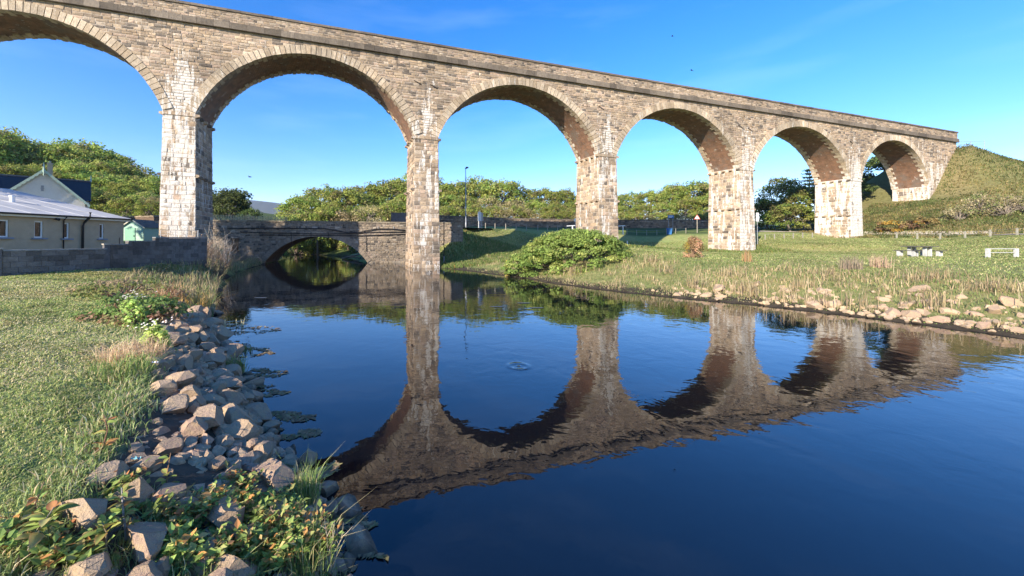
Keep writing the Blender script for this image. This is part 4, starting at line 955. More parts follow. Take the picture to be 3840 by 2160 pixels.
# fence at the foot of the embankment
efx = [(3363, 53), (3438, 51), (3526, 49), (3619, 47), (3714, 45), (3813, 43), (3930, 41)]
fence('post_fence', 'pale wooden posts and wire along the foot of the grassy embankment', [base_at(a/DS, b) for a, b in efx], .85, (.55, .92), plain('pale_post', (.30, .28, .22)), M_GREY, .13, .008, lean=.05)
fence('post_fence', 'short posts and wire beside the dark trees under the fifth arch', [base_at(a, 60) for a in (1925, 1948, 1972, 1995, 2020, 2044)], .8, (.55, .92), M_WOOD, M_GREY, .10, .008, lean=.05)
ex, ey = xy(112.7, 0); ex2, ey2 = xy(116.5, -1.5)
ef = thing('handrail', 'small grey two-rail handrail at the end of the viaduct parapet', 'railing', (0, 0, 0))
hr = [(ex+(ex2-ex)*f, ey+(ey2-ey)*f, 18.7) for f in (0.05, .5, 1)]
for x, y, z in hr: g2 = G(); g2.tube([(x, y, z-.5), (x, y, z+1.0)], .045, 6); g2.build('post', M_GREY, ef)
for h in (.5, .95): g2 = G(); g2.tube([(x, y, z+h) for x, y, z in hr], .04, 6); g2.build('rail', M_GREY, ef)

# ------------------------------------------------------------------ plants
def leafquads(P_, Nn, size, col, asp=.62, fold=0.):
    """rhombus leaf cards: 4 verts, 2 tris each"""
    n = len(P_); r = rng.normal(size=(n, 3)); a = np.cross(Nn, r); a /= np.linalg.norm(a, axis=1)[:, None]+1e-9; b = np.cross(Nn, a); b /= np.linalg.norm(b, axis=1)[:, None]+1e-9
    s = np.broadcast_to(np.asarray(size, float), (n,))[:, None]/2
    V = np.stack([P_-a*s, P_-b*s*asp+Nn*s*fold, P_+a*s, P_+b*s*asp+Nn*s*fold], 1)
    F = (np.array([[0, 1, 2], [0, 2, 3]])[None]+(np.arange(n)*4)[:, None, None]).reshape(-1, 3)
    return V.reshape(-1, 3), F, np.repeat(col, 4, 0)
LC = np.array([[.098, .125, .025], [.12, .137, .03], [.075, .105, .024], [.15, .15, .038], [.10, .088, .034]])
def crown(rx, ry, rz, ncl, nlf, leaf, pal=LC, shell=.62, clump=.3, palw=None, flat=0.):
    """leaf clumps spread through a dome-shaped volume"""
    d = rng.normal(size=(ncl, 3)); d[:, 2] = np.where(d[:, 2] < -.55, -d[:, 2], d[:, 2]); d /= np.linalg.norm(d, axis=1)[:, None]
    cc = d*(rng.uniform(shell, 1., (ncl, 1)))*np.array([rx, ry, rz])*(1-clump*.8)
    cr = np.array([rx, ry, rz])*clump*rng.uniform(.7, 1.25, (ncl, 1))
    P_ = []; Nn = []; K = []
    base = pal[rng.choice(len(pal), ncl, p=palw)]*rng.uniform(.8, 1.2, (ncl, 1))
    for i in range(ncl):
        q = rng.normal(size=(nlf, 3)); q /= np.linalg.norm(q, axis=1)[:, None]; q[:, 2] = np.where(q[:, 2] < -.3, -q[:, 2], q[:, 2])
        P_.append(cc[i]+q*cr[i]*rng.uniform(.55, 1.05, (nlf, 1))); nn = q+rng.normal(0, .55, (nlf, 3))+np.array([0, 0, .3]); Nn.append(nn/np.linalg.norm(nn, axis=1)[:, None])
        K.append(base[i]*rng.uniform(.72, 1.3, (nlf, 1)))
    P_ = np.concatenate(P_); Nn = np.concatenate(Nn); K = np.concatenate(K)
    return leafquads(P_, Nn, rng.uniform(.7, 1.35, len(P_))*leaf, K), cc
def limbs(g, base, targets, r0, col, wob=.25, n=5):
    for tg in targets:
        t = np.linspace(0, 1, n); tg = np.array(tg); mid = base+(tg-base)*np.array([.45, .45, .7])
        P_ = (1-t)[:, None]**2*base+2*((1-t)*t)[:, None]*mid+(t**2)[:, None]*tg; P_[1:-1] += rng.normal(0, wob, (n-2, 3))
        g.tube(P_, np.linspace(r0, r0*.22, n), 4, col, cap=False)
def tree(name, label, cat, loc, h, rx, ry, rz, ncl, nlf, leaf, pal=LC, palw=None, trunk_r=.22, bark=(.17, .145, .115), group=None, nlimb=16, shell=.62, clump=.3, rz_rot=0.):
    t = thing(name, label, cat, loc, rz_rot, group)
    (V, F, K), cc = crown(rx, ry, rz, ncl, nlf, leaf, pal, shell, clump, palw); V = V+np.array([0, 0, h-rz])
    mk('crown', V, F, M_LEAF, t, K)
    g2 = G(); hb = np.array([rng.normal(0, .2), rng.normal(0, .2), max(.6, (h-rz)*.8)]); g2.tube([(0, 0, -.4), hb*.5+rng.normal(0, .08, 3), hb], [trunk_r, trunk_r*.85, trunk_r*.7], 6, bark)
    pick = cc[rng.choice(len(cc), min(nlimb, len(cc)), replace=False)]*.93+np.array([0, 0, h-rz]); limbs(g2, hb, pick, trunk_r*.5, bark)
    g2.build('trunk', M_BARK, t); return t
TA = tree('sycamore_tree', 'x', 'tree', (0, 0, 0), 8.6, 4.9, 4.5, 4.7, 170, 40, .31, clump=.19, shell=.6)
TB = tree('sycamore_tree', 'x', 'tree', (0, 0, 0), 7.6, 5.2, 4.7, 4.2, 170, 38, .31, shell=.66, clump=.18)
TC = tree('sycamore_tree', 'x', 'tree', (0, 0, 0), 7.0, 4.3, 4.2, 4.0, 130, 32, .30, palw=[.2, .2, .15, .15, .3], nlimb=34, clump=.18)
TD = tree('bare_twig_tree', 'x', 'tree', (0, 0, 0), 6.4, 4.2, 4., 3.6, 80, 18, .28, pal=np.array([[.13, .105, .05], [.11, .11, .035], [.16, .13, .07]]), nlimb=30, clump=.24, bark=(.25, .215, .165))
protos = dict(A=TA, B=TB, C=TC, D=TD); used = set()
def place_of(dx, depth, label):
    if 'hillside' in label or 'gabled' in label: b_ = [(60, 'above the bungalow roof'), (160, 'above the white gable'), (260, 'above the dark slate roof'), (335, 'between the slate roof and the left pier'), (999, 'close against the left pier')]; hi = depth > 76
    elif 'road bridge' in label: b_ = [(820, 'above the left half of the bridge arch'), (930, 'above the right half of the bridge arch'), (1015, 'left of the tall second pier'), (1999, 'behind the tall second pier')]; hi = depth > 80
    elif 'roadside wall' in label: b_ = [(1185, 'around the street lamp'), (1285, 'above the white-backed road sign'), (1385, 'midway between the two piers'), (1999, 'close to the third pier')]; hi = depth > 92
    else: b_ = [(1610, 'just right of the third pier'), (1705, 'above the blue road sign'), (1765, 'above the warning sign'), (1999, 'close to the fourth pier')]; hi = depth > 88
    return [t_ for m_, t_ in b_ if dx < m_][0]+(', on the skyline' if hi else ', in the lower row')
def plant(kind, dx, depth, h_scale, label, group, zoff=0., rot=None, wx=1.):
    kind_ = {'A': 'tall leafy tree ', 'B': 'broad spreading tree ', 'C': 'small twiggy tree ', 'D': 'half-bare brownish tree '}[kind]; pl = place_of(dx, depth, label); label = kind_+pl; group = kind_.strip()+'s '+pl
    if dx > 1060 and depth < 83: depth += 9.5
    q = at(dx, 600, depth); z = Zs(q[0], q[1])+zoff; p = protos[kind]; rot = rng.uniform(0, 6.28) if rot is None else rot; sc = (h_scale*wx, h_scale*wx, h_scale)
    if kind not in used:
        used.add(kind); p.location = (q[0], q[1], z); p.rotation_euler = (0, 0, rot); p.scale = sc; p['label'] = label; p['group'] = group; return p
    return dup(p, (q[0], q[1], z), rot, sc, label, group)
def topscale(kind, dx, dy, depth):
    if dx > 1060 and depth < 83: depth += 9.5
    if 880 < dx < 1300: dy -= 9
    q = at(dx, dy, depth); z = Zs(q[0], q[1]); hh = dict(A=8.6, B=7.6, C=7.0, D=6.4)[kind]; return min(2.2, max(.6, (q[2]-z)/hh))
gl = 'trees on the hillside behind the white house'; 
LB = {'hillL': 'bushy green tree in the wood rising behind the white gabled house', 'bridge': 'wind-shaped yellow-green tree in the wood beyond the road bridge', 'mid': 'low wind-pruned green tree in the canopy above the roadside wall, between the two middle piers', 'rgt': 'rounded green tree in the canopy beyond the blue road sign'}
for kind, dx, dy, dep in (('A', -60, 320, 72), ('A', 10, 312, 78), ('B', 75, 345, 84), ('A', 150, 348, 92), ('B', 215, 342, 90), ('A', 275, 372, 90), ('C', 330, 400, 88), ('B', 372, 428, 88), ('C', 410, 450, 86),
                          ('B', 20, 400, 66), ('C', 105, 400, 72), ('A', 180, 395, 74), ('B', 250, 420, 74), ('A', 310, 445, 73), ('C', 365, 470, 72), ('D', 395, 480, 66), ('B', -30, 440, 58), ('C', 255, 470, 63), ('B', 320, 485, 62), ('A', 215, 455, 62), ('C', 378, 500, 60)):
    plant(kind, dx, dep, topscale(kind, dx, dy+6, dep), LB['hillL'], gl)
gb = 'trees in the wood beyond the road bridge'
for kind, dx, dy, dep in (('B', 765, 478, 84), ('A', 815, 458, 92), ('B', 870, 460, 86), ('A', 925, 462, 94), ('B', 985, 448, 98), ('A', 1030, 440, 102), ('C', 745, 520, 76), ('B', 800, 510, 74), ('D', 875, 515, 74), ('D', 930, 510, 76), ('C', 990, 500, 78), ('B', 850, 500, 78), ('B', 1050, 470, 84)):
    plant(kind, dx, dep, topscale(kind, dx, dy+5, dep), LB['bridge'], gb)
gm = 'trees in the canopy above the roadside wall'
for kind, dx, dy, dep in (('A', 1100, 452, 104), ('B', 1150, 455, 100), ('A', 1200, 446, 102), ('B', 1260, 450, 98), ('A', 1310, 462, 102), ('B', 1370, 464, 98), ('A', 1425, 468, 100), ('B', 1480, 474, 98),
                          ('B', 1115, 490, 82), ('C', 1165, 492, 80), ('D', 1225, 490, 82), ('D', 1290, 500, 76), ('B', 1345, 496, 80), ('C', 1400, 500, 78), ('B', 1450, 500, 80), ('C', 1195, 515, 71), ('D', 1260, 520, 70), ('D', 1320, 522, 70), ('B', 1385, 520, 71), ('C', 1440, 522, 71), ('D', 1120, 520, 71)):
    plant(kind, dx, dep, topscale(kind, dx, dy+4, dep), LB['mid'], gm)
gr_ = 'trees in the canopy beyond the blue sign'
for kind, dx, dy, dep in (('B', 1530, 480, 96), ('A', 1585, 476, 98), ('B', 1640, 470, 92), ('A', 1695, 455, 92), ('B', 1750, 446, 92), ('A', 1805, 448, 95), ('B', 1560, 510, 76), ('B', 1615, 508, 76), ('C', 1670, 500, 75), ('B', 1725, 490, 76), ('B', 1780, 485, 76), ('C', 1840, 480, 80)):
    plant(kind, dx, dep, topscale(kind, dx, dy+4, dep), LB['rgt'], gr_)
for i, dx in enumerate(range(1118, 1790, 30)):
    if 1455 < dx < 1540: continue
    plant('CD'[i % 3 == 2], dx+rng.uniform(-6, 6), 69+rng.uniform(-1, 2), topscale('C', dx, 516+rng.uniform(-6, 10), 69), LB['mid' if dx < 1500 else 'rgt'], gm if dx < 1500 else gr_, -.8)
for i, dx in enumerate(range(860, 1030, 30)):
    plant('CB'[i % 2], dx+rng.uniform(-6, 6), 79+rng.uniform(-1, 3), topscale('C', dx, 518+rng.uniform(-8, 8), 79), LB['bridge'], gb, -.8)
for i, dx in enumerate(range(-60, 400, 38)):
    plant('ACB'[i % 3], dx+rng.uniform(-6, 6), 82+rng.uniform(-2, 4), topscale('B', dx, 330+max(0, dx-150)*.42+rng.uniform(10, 34), 82), LB['hillL'], gl, -.8)
# individual trees with a look of their own
DKP = np.array([[.035, .05, .016], [.05, .065, .02], [.03, .04, .014]])  # leaf colours darker than the common green palette
q = at(582, 600, 62); tree('dark_tree', 'dark tree right behind the white-streaked left pier', 'tree', (q[0], q[1], Zs(q[0], q[1])), at(582, 466, 62)[2]-Zs(q[0], q[1]), 3.6, 3.2, 3.9, 46, 80, .36, DKP, bark=(.12, .11, .10), nlimb=24)
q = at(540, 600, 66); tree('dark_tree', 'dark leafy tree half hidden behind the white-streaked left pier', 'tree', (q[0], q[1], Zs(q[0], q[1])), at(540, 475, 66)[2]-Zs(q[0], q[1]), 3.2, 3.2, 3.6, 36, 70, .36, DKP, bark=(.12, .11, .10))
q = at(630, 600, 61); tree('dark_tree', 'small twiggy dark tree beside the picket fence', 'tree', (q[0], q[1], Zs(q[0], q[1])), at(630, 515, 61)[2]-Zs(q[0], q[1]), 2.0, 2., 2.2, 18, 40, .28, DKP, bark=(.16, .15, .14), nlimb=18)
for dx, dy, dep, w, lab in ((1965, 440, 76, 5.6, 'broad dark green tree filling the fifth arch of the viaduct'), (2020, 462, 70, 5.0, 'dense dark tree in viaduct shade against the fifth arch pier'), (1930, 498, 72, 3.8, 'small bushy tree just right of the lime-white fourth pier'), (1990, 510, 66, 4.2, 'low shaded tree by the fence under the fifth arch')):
    q = at(dx, 600, dep); z = Zs(q[0], q[1]); h = at(dx, dy, dep)[2]-z; tree('broadleaf_tree', lab, 'tree', (q[0], q[1], z), h, w, w*.9, h*.6, 130, 44, .33, LC*.62, trunk_r=.2, clump=.2, shell=.7)  # common leaf palette darkened to paint these trees in the viaduct's shade
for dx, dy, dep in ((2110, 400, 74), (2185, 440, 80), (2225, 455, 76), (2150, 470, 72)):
    q = at(dx, 600, dep); z = Zs(q[0], q[1]); h = max(5, at(dx, dy, dep)[2]-z); tree('broadleaf_tree', 'dark tree standing in deep shade behind the last small arch', 'tree', (q[0], q[1], z), h, 4., 3.8, h*.5, 36, 70, .42, DKP, group='dark trees behind the last arch')  # dark leaf colours paint in the deep shade behind the last arch
# conifer behind pier five
q = at(2038, 600, 84); z = Zs(q[0], q[1]); ht_ = at(2038, 428, 84)[2]-z
cf = thing('pine_tree', 'dark layered pine showing above the trees beside the fifth arch', 'tree', (q[0], q[1], z)); g2 = G(); g2.tube([(0, 0, 0), (0, 0, ht_)], [.25, .05], 6, (.1, .08, .06)); 
PP, NN, KK = [], [], []
for i in range(9):
    zz = ht_*(.4+.58*i/8); rr = 2.3*(1-.72*i/8)*rng.uniform(.7, 1.15)
    for j in range(6):
        a_ = j*1.047+i*.5+rng.uniform(-.2, .2); e = np.array([math.cos(a_)*rr, math.sin(a_)*rr, zz+.25]); g2.tube([(0, 0, zz), e*np.array([.5, .5, 1]), e], [.07, .05, .02], 4, (.1, .08, .06), cap=False)
        f = rng.uniform(.25, 1, (46, 1)); PP.append(np.array([0, 0, zz])*(1-f)+e*f+rng.normal(0, .22, (46, 3))*np.array([1.4, 1.4, .5])); nn = rng.normal(0, .4, (46, 3))+np.array([0, 0, 1]); NN.append(nn/np.linalg.norm(nn, axis=1)[:, None]); KK.append(np.array([.03, .045, .02])*rng.uniform(.6, 1.4, (46, 1)))
V, F, K = leafquads(np.concatenate(PP), np.concatenate(NN), .34, np.concatenate(KK)); mk('crown', V, F, M_LEAF, cf, K); g2.build('trunk', M_BARK, cf)

# shrubs
def bush(name, label, loc, rx, ry, rz, ncl, nlf, leaf, pal, palw=None, clump=.22, bark=(.16, .12, .09), nl=14, group=None, shell=.72, cat='bush'):
    t = thing(name, label, cat, loc, 0, group); (V, F, K), cc = crown(rx, ry, rz, ncl, nlf, leaf, pal, shell, clump, palw); V[:, 2] += rz*.15
    mk('foliage', V, F, M_LEAF, t, K); g2 = G(); limbs(g2, np.array([0, 0, -.2]), cc[rng.choice(len(cc), min(nl, len(cc)), replace=False)]*.95+np.array([0, 0, rz*.15]), .05+.01*rx, bark, .06); g2.build('stem', M_BARK, t); return t
BG = np.array([[.088, .125, .03], [.105, .145, .036], [.072, .108, .026], [.13, .15, .042]])
bp = at(1425, 660, 27.0); bush('round_bush', 'big rounded bright green bush on the water edge before the third pier', (9.2, 30.2, .55), 4.6, 3.2, 2.8, 300, 80, .17, BG*1.12, clump=.12, shell=.9)
bush('round_bush', 'spreading lower green bush at the left side of the big rounded bush', (6.0, 30.6, .35), 2.6, 2.0, 1.5, 120, 60, .15, BG, clump=.16, shell=.86)
q = at(1500, 600, 33); bush('round_bush', 'rough green shrub on the mound behind the big rounded bush', (q[0], q[1], Zs(q[0], q[1])-.1), 3.2, 2.4, 1.35, 44, 70, .2, BG*.75, clump=.26)
GORSE = np.array([[.22, .145, .075], [.27, .18, .10], [.16, .115, .055], [.12, .11, .04]])
q = gnd(1745, 668, 1.2); q = at(1745, 668, 31.); t = bush('gorse_bush', 'brown dying gorse bush with a few yellow flowers on the river bank', (q[0], q[1], Zs(q[0], q[1])-.05), .92, .8, 1.6, 46, 60, .11, GORSE, clump=.26, bark=(.2, .13, .08), nl=26)
PPg = rng.normal(0, .16, (90, 3))*np.array([.6, .6, 1.6])+np.array([-.68, -.3, 1.0]); V, F, K = leafquads(PPg, np.tile([0, -.8, .6], (90, 1))+rng.normal(0, .3, (90, 3)), .07, np.tile([.16, .10, .015], (90, 1))); mk('flower', V, F, M_LEAF, t, K, kind='stuff')
q = at(1275, 668, 30.5); t = thing('yellow_conifer', 'little yellow-green conifer sapling at the water edge left of the bush', 'plant', (q[0], q[1], Zs(q[0], q[1])-.05)); hh = 1.55
PPg, NN = [], []
for i in range(12):
    z = hh*(.08+.9*i/12); r_ = .3*(1-.75*i/12); a_ = rng.uniform(0, 6.28, 26); PPg.append(np.c_[np.cos(a_)*r_*rng.uniform(.2, 1, 26), np.sin(a_)*r_*rng.uniform(.2, 1, 26), z+rng.normal(0, .03, 26)]); NN.append(np.c_[np.cos(a_)*.5, np.sin(a_)*.5, np.ones(26)])
PPg = np.concatenate(PPg); NN = np.concatenate(NN); NN /= np.linalg.norm(NN, axis=1)[:, None]; V, F, K = leafquads(PPg, NN, .12, np.array([.26, .22, .05])*rng.uniform(.7, 1.2, (len(PPg), 1))); mk('foliage', V, F, M_LEAF, t, K); g2 = G(); g2.tube([(0, 0, -.2), (0, 0, hh)], [.03, .01], 5, (.2, .15, .08)); g2.build('stem', M_BARK, t)
OR = np.array([[.15, .085, .02], [.10, .075, .03], [.06, .06, .022], [.085, .05, .03]])
for dx, dy, dep, rx, rz, lab in ((2245, 563, 58, 2.6, 1.5, 'orange-flowered gorse clump below the last arch pier'), (2320, 558, 56, 2.4, 1.6, 'russet bramble clump on the slope right of the orange gorse')):
    q = at(dx, 600, dep); bush('gorse_bush', lab, (q[0], q[1], Zs(q[0], q[1])-.1), rx, rx*.8, rz, 40, 60, .22, OR, clump=.28, bark=(.2, .12, .08))
SCR = np.array([[.12, .10, .055], [.16, .13, .08], [.09, .10, .035]])
for dx, dep, rx, rz, lab in ((2415, 55, 2.4, 2.1, 'pale leafless shrub at the left end of the scrub on the embankment slope'), (2470, 55, 3.0, 3.0, 'tallest tangle of bare scrub on the embankment slope'), (2530, 53, 3.0, 2.6, 'bare scrub between the tallest tangle and the picture edge'), (2590, 52, 2.8, 2.3, 'grey-brown scrub at the far right end of the embankment thicket')):
    q = at(dx, 600, dep); bush('scrub_bush', lab, (q[0], q[1], Zs(q[0], q[1])-.1), rx, rx*.8, rz, 40, 26, .2, SCR, clump=.26, bark=(.24, .20, .16), nl=40)
# tall trees outside the picture on the left; the bridge end lies in their shade
for x, y, h in ((-43.2, 20.9, 19.), (-40.6, 20.2, 18.)):
    tree('tall_tree', 'tall tree standing behind the bungalow beyond the left picture edge', 'tree', (x, y, Zs(x, y)), h, 3.2, 3.0, 6.2, 60, 60, .45, group='tall trees behind the bungalow')
# fallen log under the road bridge
q = gnd(930, 660, 0); t = thing('driftwood_log', 'pale forked driftwood log by the bank seen through the road bridge arch', 'log', bxy(9.6, 11)+(.1,), BA+.3); g2 = G(); g2.tube([(-1.6, 0, .0), (0, 0, .35), (1.6, .1, .7)], [.12, .14, .1], 7, (.32, .22, .15)); g2.build('trunk', M_BARK, t); g2 = G(); g2.tube([(-.4, 0, .25), (.9, -.5, .05)], [.09, .06], 6, (.32, .22, .15)); g2.build('branch', M_BARK, t)
for p, q_, h, r_ in ((-3.5, 20, 3.4, 2.6), (-1.5, 30, 4.6, 3.6), (3.5, 34, 5.0, 3.8), (13.5, 24, 3.2, 2.4)):
    x, y = bxy(p, q_); bush('bank_bush', 'green bush overhanging the river beyond the road bridge arch', (x, y, max(.1, Zs(x, y))-.1), r_, r_*.9, h*.8, 40, 70, .26, LC, clump=.26, group='bushes seen through the bridge arch')
for x, y, r_, h in ((-19.6, 71, 2.4, 3.0), (-16.6, 66.5, 1.7, 2.0), (-23.5, 75.5, 2.8, 3.4)):
    bush('bank_bush', 'sunlit green bush on the far bank framed by the road bridge arch', (x, y, max(.1, Zs(x, y))-.1), r_, r_*.9, h*.8, 60, 60, .22, LC*1.15, clump=.2, group='sunlit bushes seen through the bridge arch')  # leaf palette brightened so the sunlight is partly in the colour
# dead twiggy shrubs on the left bank by the block wall
def twiggy(name, label, loc, n, h, spread, col, leafcol=None, nleaf=0, lsize=.05, group=None, r0=.018, cat='shrub', fork=3):
    t = thing(name, label, cat, loc, 0, group); g2 = G(); tips = []
    for i in range(n):
        a_ = rng.uniform(0, 6.28); sp = spread*rng.uniform(.25, 1.); e = np.array([math.cos(a_)*sp, math.sin(a_)*sp, h*rng.uniform(.55, 1.)]); b_ = np.array([math.cos(a_)*.12*spread, math.sin(a_)*.12*spread, -.1])
        m_ = (b_+e)/2*np.array([.8, .8, 1.1])+rng.normal(0, .06*h, 3); g2.tube([b_, m_, e], [r0, r0*.7, r0*.25], 4, np.array(col)*rng.uniform(.7, 1.25), cap=False); tips.append(e)
        for k in range(fork):
            f = rng.uniform(.4, .9); s0 = b_*(1-f)**2+2*f*(1-f)*m_+f*f*e; e2 = s0+(e-b_)*rng.uniform(.2, .4)+rng.normal(0, .14*h, 3); g2.tube([s0, (s0+e2)/2+rng.normal(0, .03*h, 3), e2], [r0*.5, r0*.4, r0*.15], 3, np.array(col)*rng.uniform(.8, 1.3), cap=False); tips.append(e2)
    g2.build('stem', M_BARK, t)
    if nleaf:
        tips = np.array(tips); P_ = tips[rng.choice(len(tips), nleaf)]*rng.uniform(.45, 1.02, (nleaf, 1))+rng.normal(0, .06*h, (nleaf, 3)); P_[:, 2] = np.abs(P_[:, 2]); nn = rng.normal(size=(nleaf, 3))+np.array([0, 0, .7]); nn /= np.linalg.norm(nn, axis=1)[:, None]
        lc = np.array(leafcol); K = lc[rng.choice(len(lc), nleaf)]*rng.uniform(.7, 1.25, (nleaf, 1)); V, F, K = leafquads(P_, nn, rng.uniform(.6, 1.3, nleaf)*lsize, K); mk('foliage', V, F, M_LEAF, t, K)
    return t
def tw(dx, depth, *a, **k):
    q = at(dx, 600, depth); return (q[0], q[1], max(.05, Zs(q[0], q[1])))
PALE = (.34, .29, .22); BRN = (.22, .15, .10)
twiggy('dead_shrub', 'pale bleached leafless shrub standing by the end of the block wall', tw(525, 27), 30, 2.9, 1.3, PALE, fork=5, r0=.022)
twiggy('dead_shrub', 'brown arching dead shrub in front of the block wall end', tw(485, 25.5), 44, 2.1, 1.8, BRN, [(.12, .1, .05), (.2, .13, .07)], 260, .08, fork=5)
twiggy('dead_shrub', 'grey leafless sapling rising beside the road bridge wall', tw(568, 31), 9, 2.7, .7, (.3, .27, .24), fork=6, r0=.02)
twiggy('dead_shrub', 'tangle of bare brown stems hanging over the water by the wall', tw(540, 24), 40, 1.4, 1.6, BRN, [(.16, .12, .06)], 160, .08, fork=4)

twiggy('dead_shrub', 'low brown thicket of dead stems at the foot of the left pier', (-19.4, 31.5, Zs(-19.4, 31.5)), 40, 1.5, 1.7, BRN, [(.16, .12, .06), (.1, .09, .04)], 240, .09, fork=5)
twiggy('dead_shrub', 'greyish dead stems before the rusty buttress of the road bridge', (-21.4, 38.5, Zs(-21.4, 38.5)), 34, 1.7, 1.5, (.26, .2, .15), [(.16, .13, .06)], 160, .09, fork=5)
# ------------------------------------------------------------------ grass
def blades(name, P_, h, w, col, lean=.35, kind='stuff', label=None, cat='grass', tips=1.15, parent=None):
    n = len(P_); a_ = rng.uniform(0, 6.28, n); d = np.c_[np.cos(a_), np.sin(a_), np.zeros(n)]; b_ = a_+rng.normal(1.57, .5, n); l = np.c_[np.cos(b_), np.sin(b_), np.zeros(n)]
    h = np.broadcast_to(h, (n,))[:, None]; w = np.broadcast_to(w, (n,))[:, None]; ln = np.abs(rng.normal(0, lean, (n, 1)))*h; up = np.array([0, 0, 1.])
    V = np.stack([P_-d*w/2, P_+d*w/2, P_+up*h*.6+l*ln*.4-d*w*.38, P_+up*h*.6+l*ln*.4+d*w*.38, P_+up*h*np.maximum(.55, 1-.3*lean)+l*ln*1.1], 1)
    F = (np.array([[0, 1, 3], [0, 3, 2], [2, 3, 4]])[None]+(np.arange(n)*5)[:, None, None]).reshape(-1, 3)
    K = np.repeat(col, 5, 0); K[4::5] *= tips
    o = mk(name, V.reshape(-1, 3), F, M_GRASS, parent, K, kind=kind)
    if label: o['label'] = label; o['category'] = cat
    return o
def mix(n, pal, w): pal = np.array(pal); return pal[rng.choice(len(pal), n, p=w)]*rng.uniform(.75, 1.25, (n, 1))
GRN = [(.155, .19, .06), (.20, .225, .085), (.115, .15, .045), (.26, .235, .12), (.31, .27, .16)]
def lawn_pts(n, y0, y1, pw):
    u_ = rng.random(n); e = 2-pw; y = (y0**e+u_*(y1**e-y0**e))**(1/e); xr = np.interp(y, LE[:, 1], LE[:, 0]); xl = np.maximum(-1.22*y-.8, np.interp(y, wl[:, 1], wl[:, 0], left=-30)+.15)
    x = xl+(xr-xl)*rng.random(n); ok = xr > xl; return x[ok], y[ok]
x, y = lawn_pts(150000, 1.5, 23, 1.15)
pn = pnoise(x, y, 1.1, 21); K = mix(len(x), GRN, [.28, .26, .2, .16, .1]); st_ = (pn > .55)[:, None]; K = np.where(st_ & (rng.random((len(x), 1)) < .5), mix(len(x), [(.24, .2, .1), (.19, .19, .075)], [.5, .5]), K)
K = np.where((pnoise(x, y, 2.3, 22) < .36)[:, None], K*.75, K)*np.array([1.12, 1.06, 1.]); nk = (pnoise(x, y, .5, 23) > .62) & (rng.random(len(x)) < .35); K = np.where(nk[:, None], mix(len(x), [(.33, .28, .17), (.26, .23, .12)], None), K)
z = Z(x, y)-.01; blades('lawn_grass', np.c_[x, y, z], rng.uniform(.02, .048, len(x))*(1+.5*(pnoise(x, y, 2.7, 9) > .6))*(1+.03*y), .0042*np.maximum(y, 2.)**.75, K, .9, label='short rough lawn grass sloping along the left bank', cat='grass')
# long grass on the lawn's river edge
n = 15000; f = rng.uniform(0, 1, n)**1.5; y = 1.7+f*17; xe = np.interp(y, LE[:, 1], LE[:, 0]); off = rng.normal(-.10, .16, n)*(.5+.09*y); x = xe+off; z = Z(x, y)-.02
K = mix(n, GRN+[(.3, .22, .13)], [.27, .22, .2, .14, .1, .07]); blades('edge_grass', np.c_[x, y, z], rng.uniform(.06, .17, n)*(.8+.04*y), .0045*y**.75, K, .6, label='long tufty grass overhanging the boulders at the lawn edge', cat='grass')
# right bank rough grass and reeds
SHR = np.array(SH_R[8:-1])
def right_pts(n, dmin, dmax, ymin=9, ymax=52):
    x = rng.uniform(0, 62, n); y = rng.uniform(ymin, ymax, n); P_ = np.c_[x, y]; ok = ~inside(P_, RIV) & (x/y < 1.55); x, y = x[ok], y[ok]; d = segdist(np.c_[x, y], SHR); ok = (d > dmin) & (d < dmax) & (x > 1); return x[ok], y[ok], d[ok]
x, y, d = right_pts(420000, .2, 12); keep = rng.random(len(x)) < np.clip(18/np.hypot(x, y), 0, 1)**1.2*np.where(d < 10.5, 1, .5); x, y, d = x[keep], y[keep], d[keep]
pn = pnoise(x, y, .9, 31); pn2 = pnoise(x, y, 2.4, 33); strawy = (pn*.6+pn2*.4 > .53) & (d < 8.5); far_ = np.clip((x-26)/8, 0, 1); K = np.where(strawy[:, None], mix(len(x), [(.25, .19, .115), (.20, .15, .085), (.17, .145, .065), (.10, .12, .04)], [.3, .2, .2, .3]), mix(len(x), [(.09, .113, .036), (.12, .135, .048), (.17, .14, .07), (.065, .085, .032)], [.33, .27, .2, .2]))*(1-.25*far_[:, None])
hgt = np.where(strawy, rng.uniform(.12, .46, len(x)), rng.uniform(.08, .26, len(x)))*np.interp(d, [0, 3, 8, 12], [.35, .8, 1, .4])*(.45+1.1*pn2)
blades('bank_grass', np.c_[x, y, Z(x, y)-.02], hgt, .016+.0006*np.hypot(x, y), K, .7, label='rough straw and green grass on the right river bank', cat='grass')
cx_ = rng.uniform(8, 34, 70); cy_ = rng.uniform(13, 29, 70); xa = (cx_[:, None]+rng.normal(0, .35, (70, 60))).ravel(); ya = (cy_[:, None]+rng.normal(0, .35, (70, 60))).ravel(); dd = segdist(np.c_[xa, ya], SHR); ok = ~inside(np.c_[xa, ya], RIV) & (dd < 8.5) & (dd > .5); xa, ya = xa[ok], ya[ok]
blades('tall_grass', np.c_[xa, ya, Z(xa, ya)-.02], rng.uniform(.35, .95, len(xa)), .026, mix(len(xa), [(.22, .165, .095), (.17, .12, .07), (.12, .085, .055), (.25, .2, .12)], [.35, .25, .2, .2]), .35, label='tall dry tan stalks standing in clumps on the right bank', cat='grass')
x, y, d = right_pts(330000, 9, 60, 14, 63); keep = rng.random(len(x)) < np.clip((y-8)/32, .25, 1); x, y = x[keep], y[keep]; sq, tq = st(x, y); keep = ~((tq > -.2) & (tq < WD+.2) & (np.mod(sq+WF+.3, L_) < WF+.6)); x, y = x[keep], y[keep]
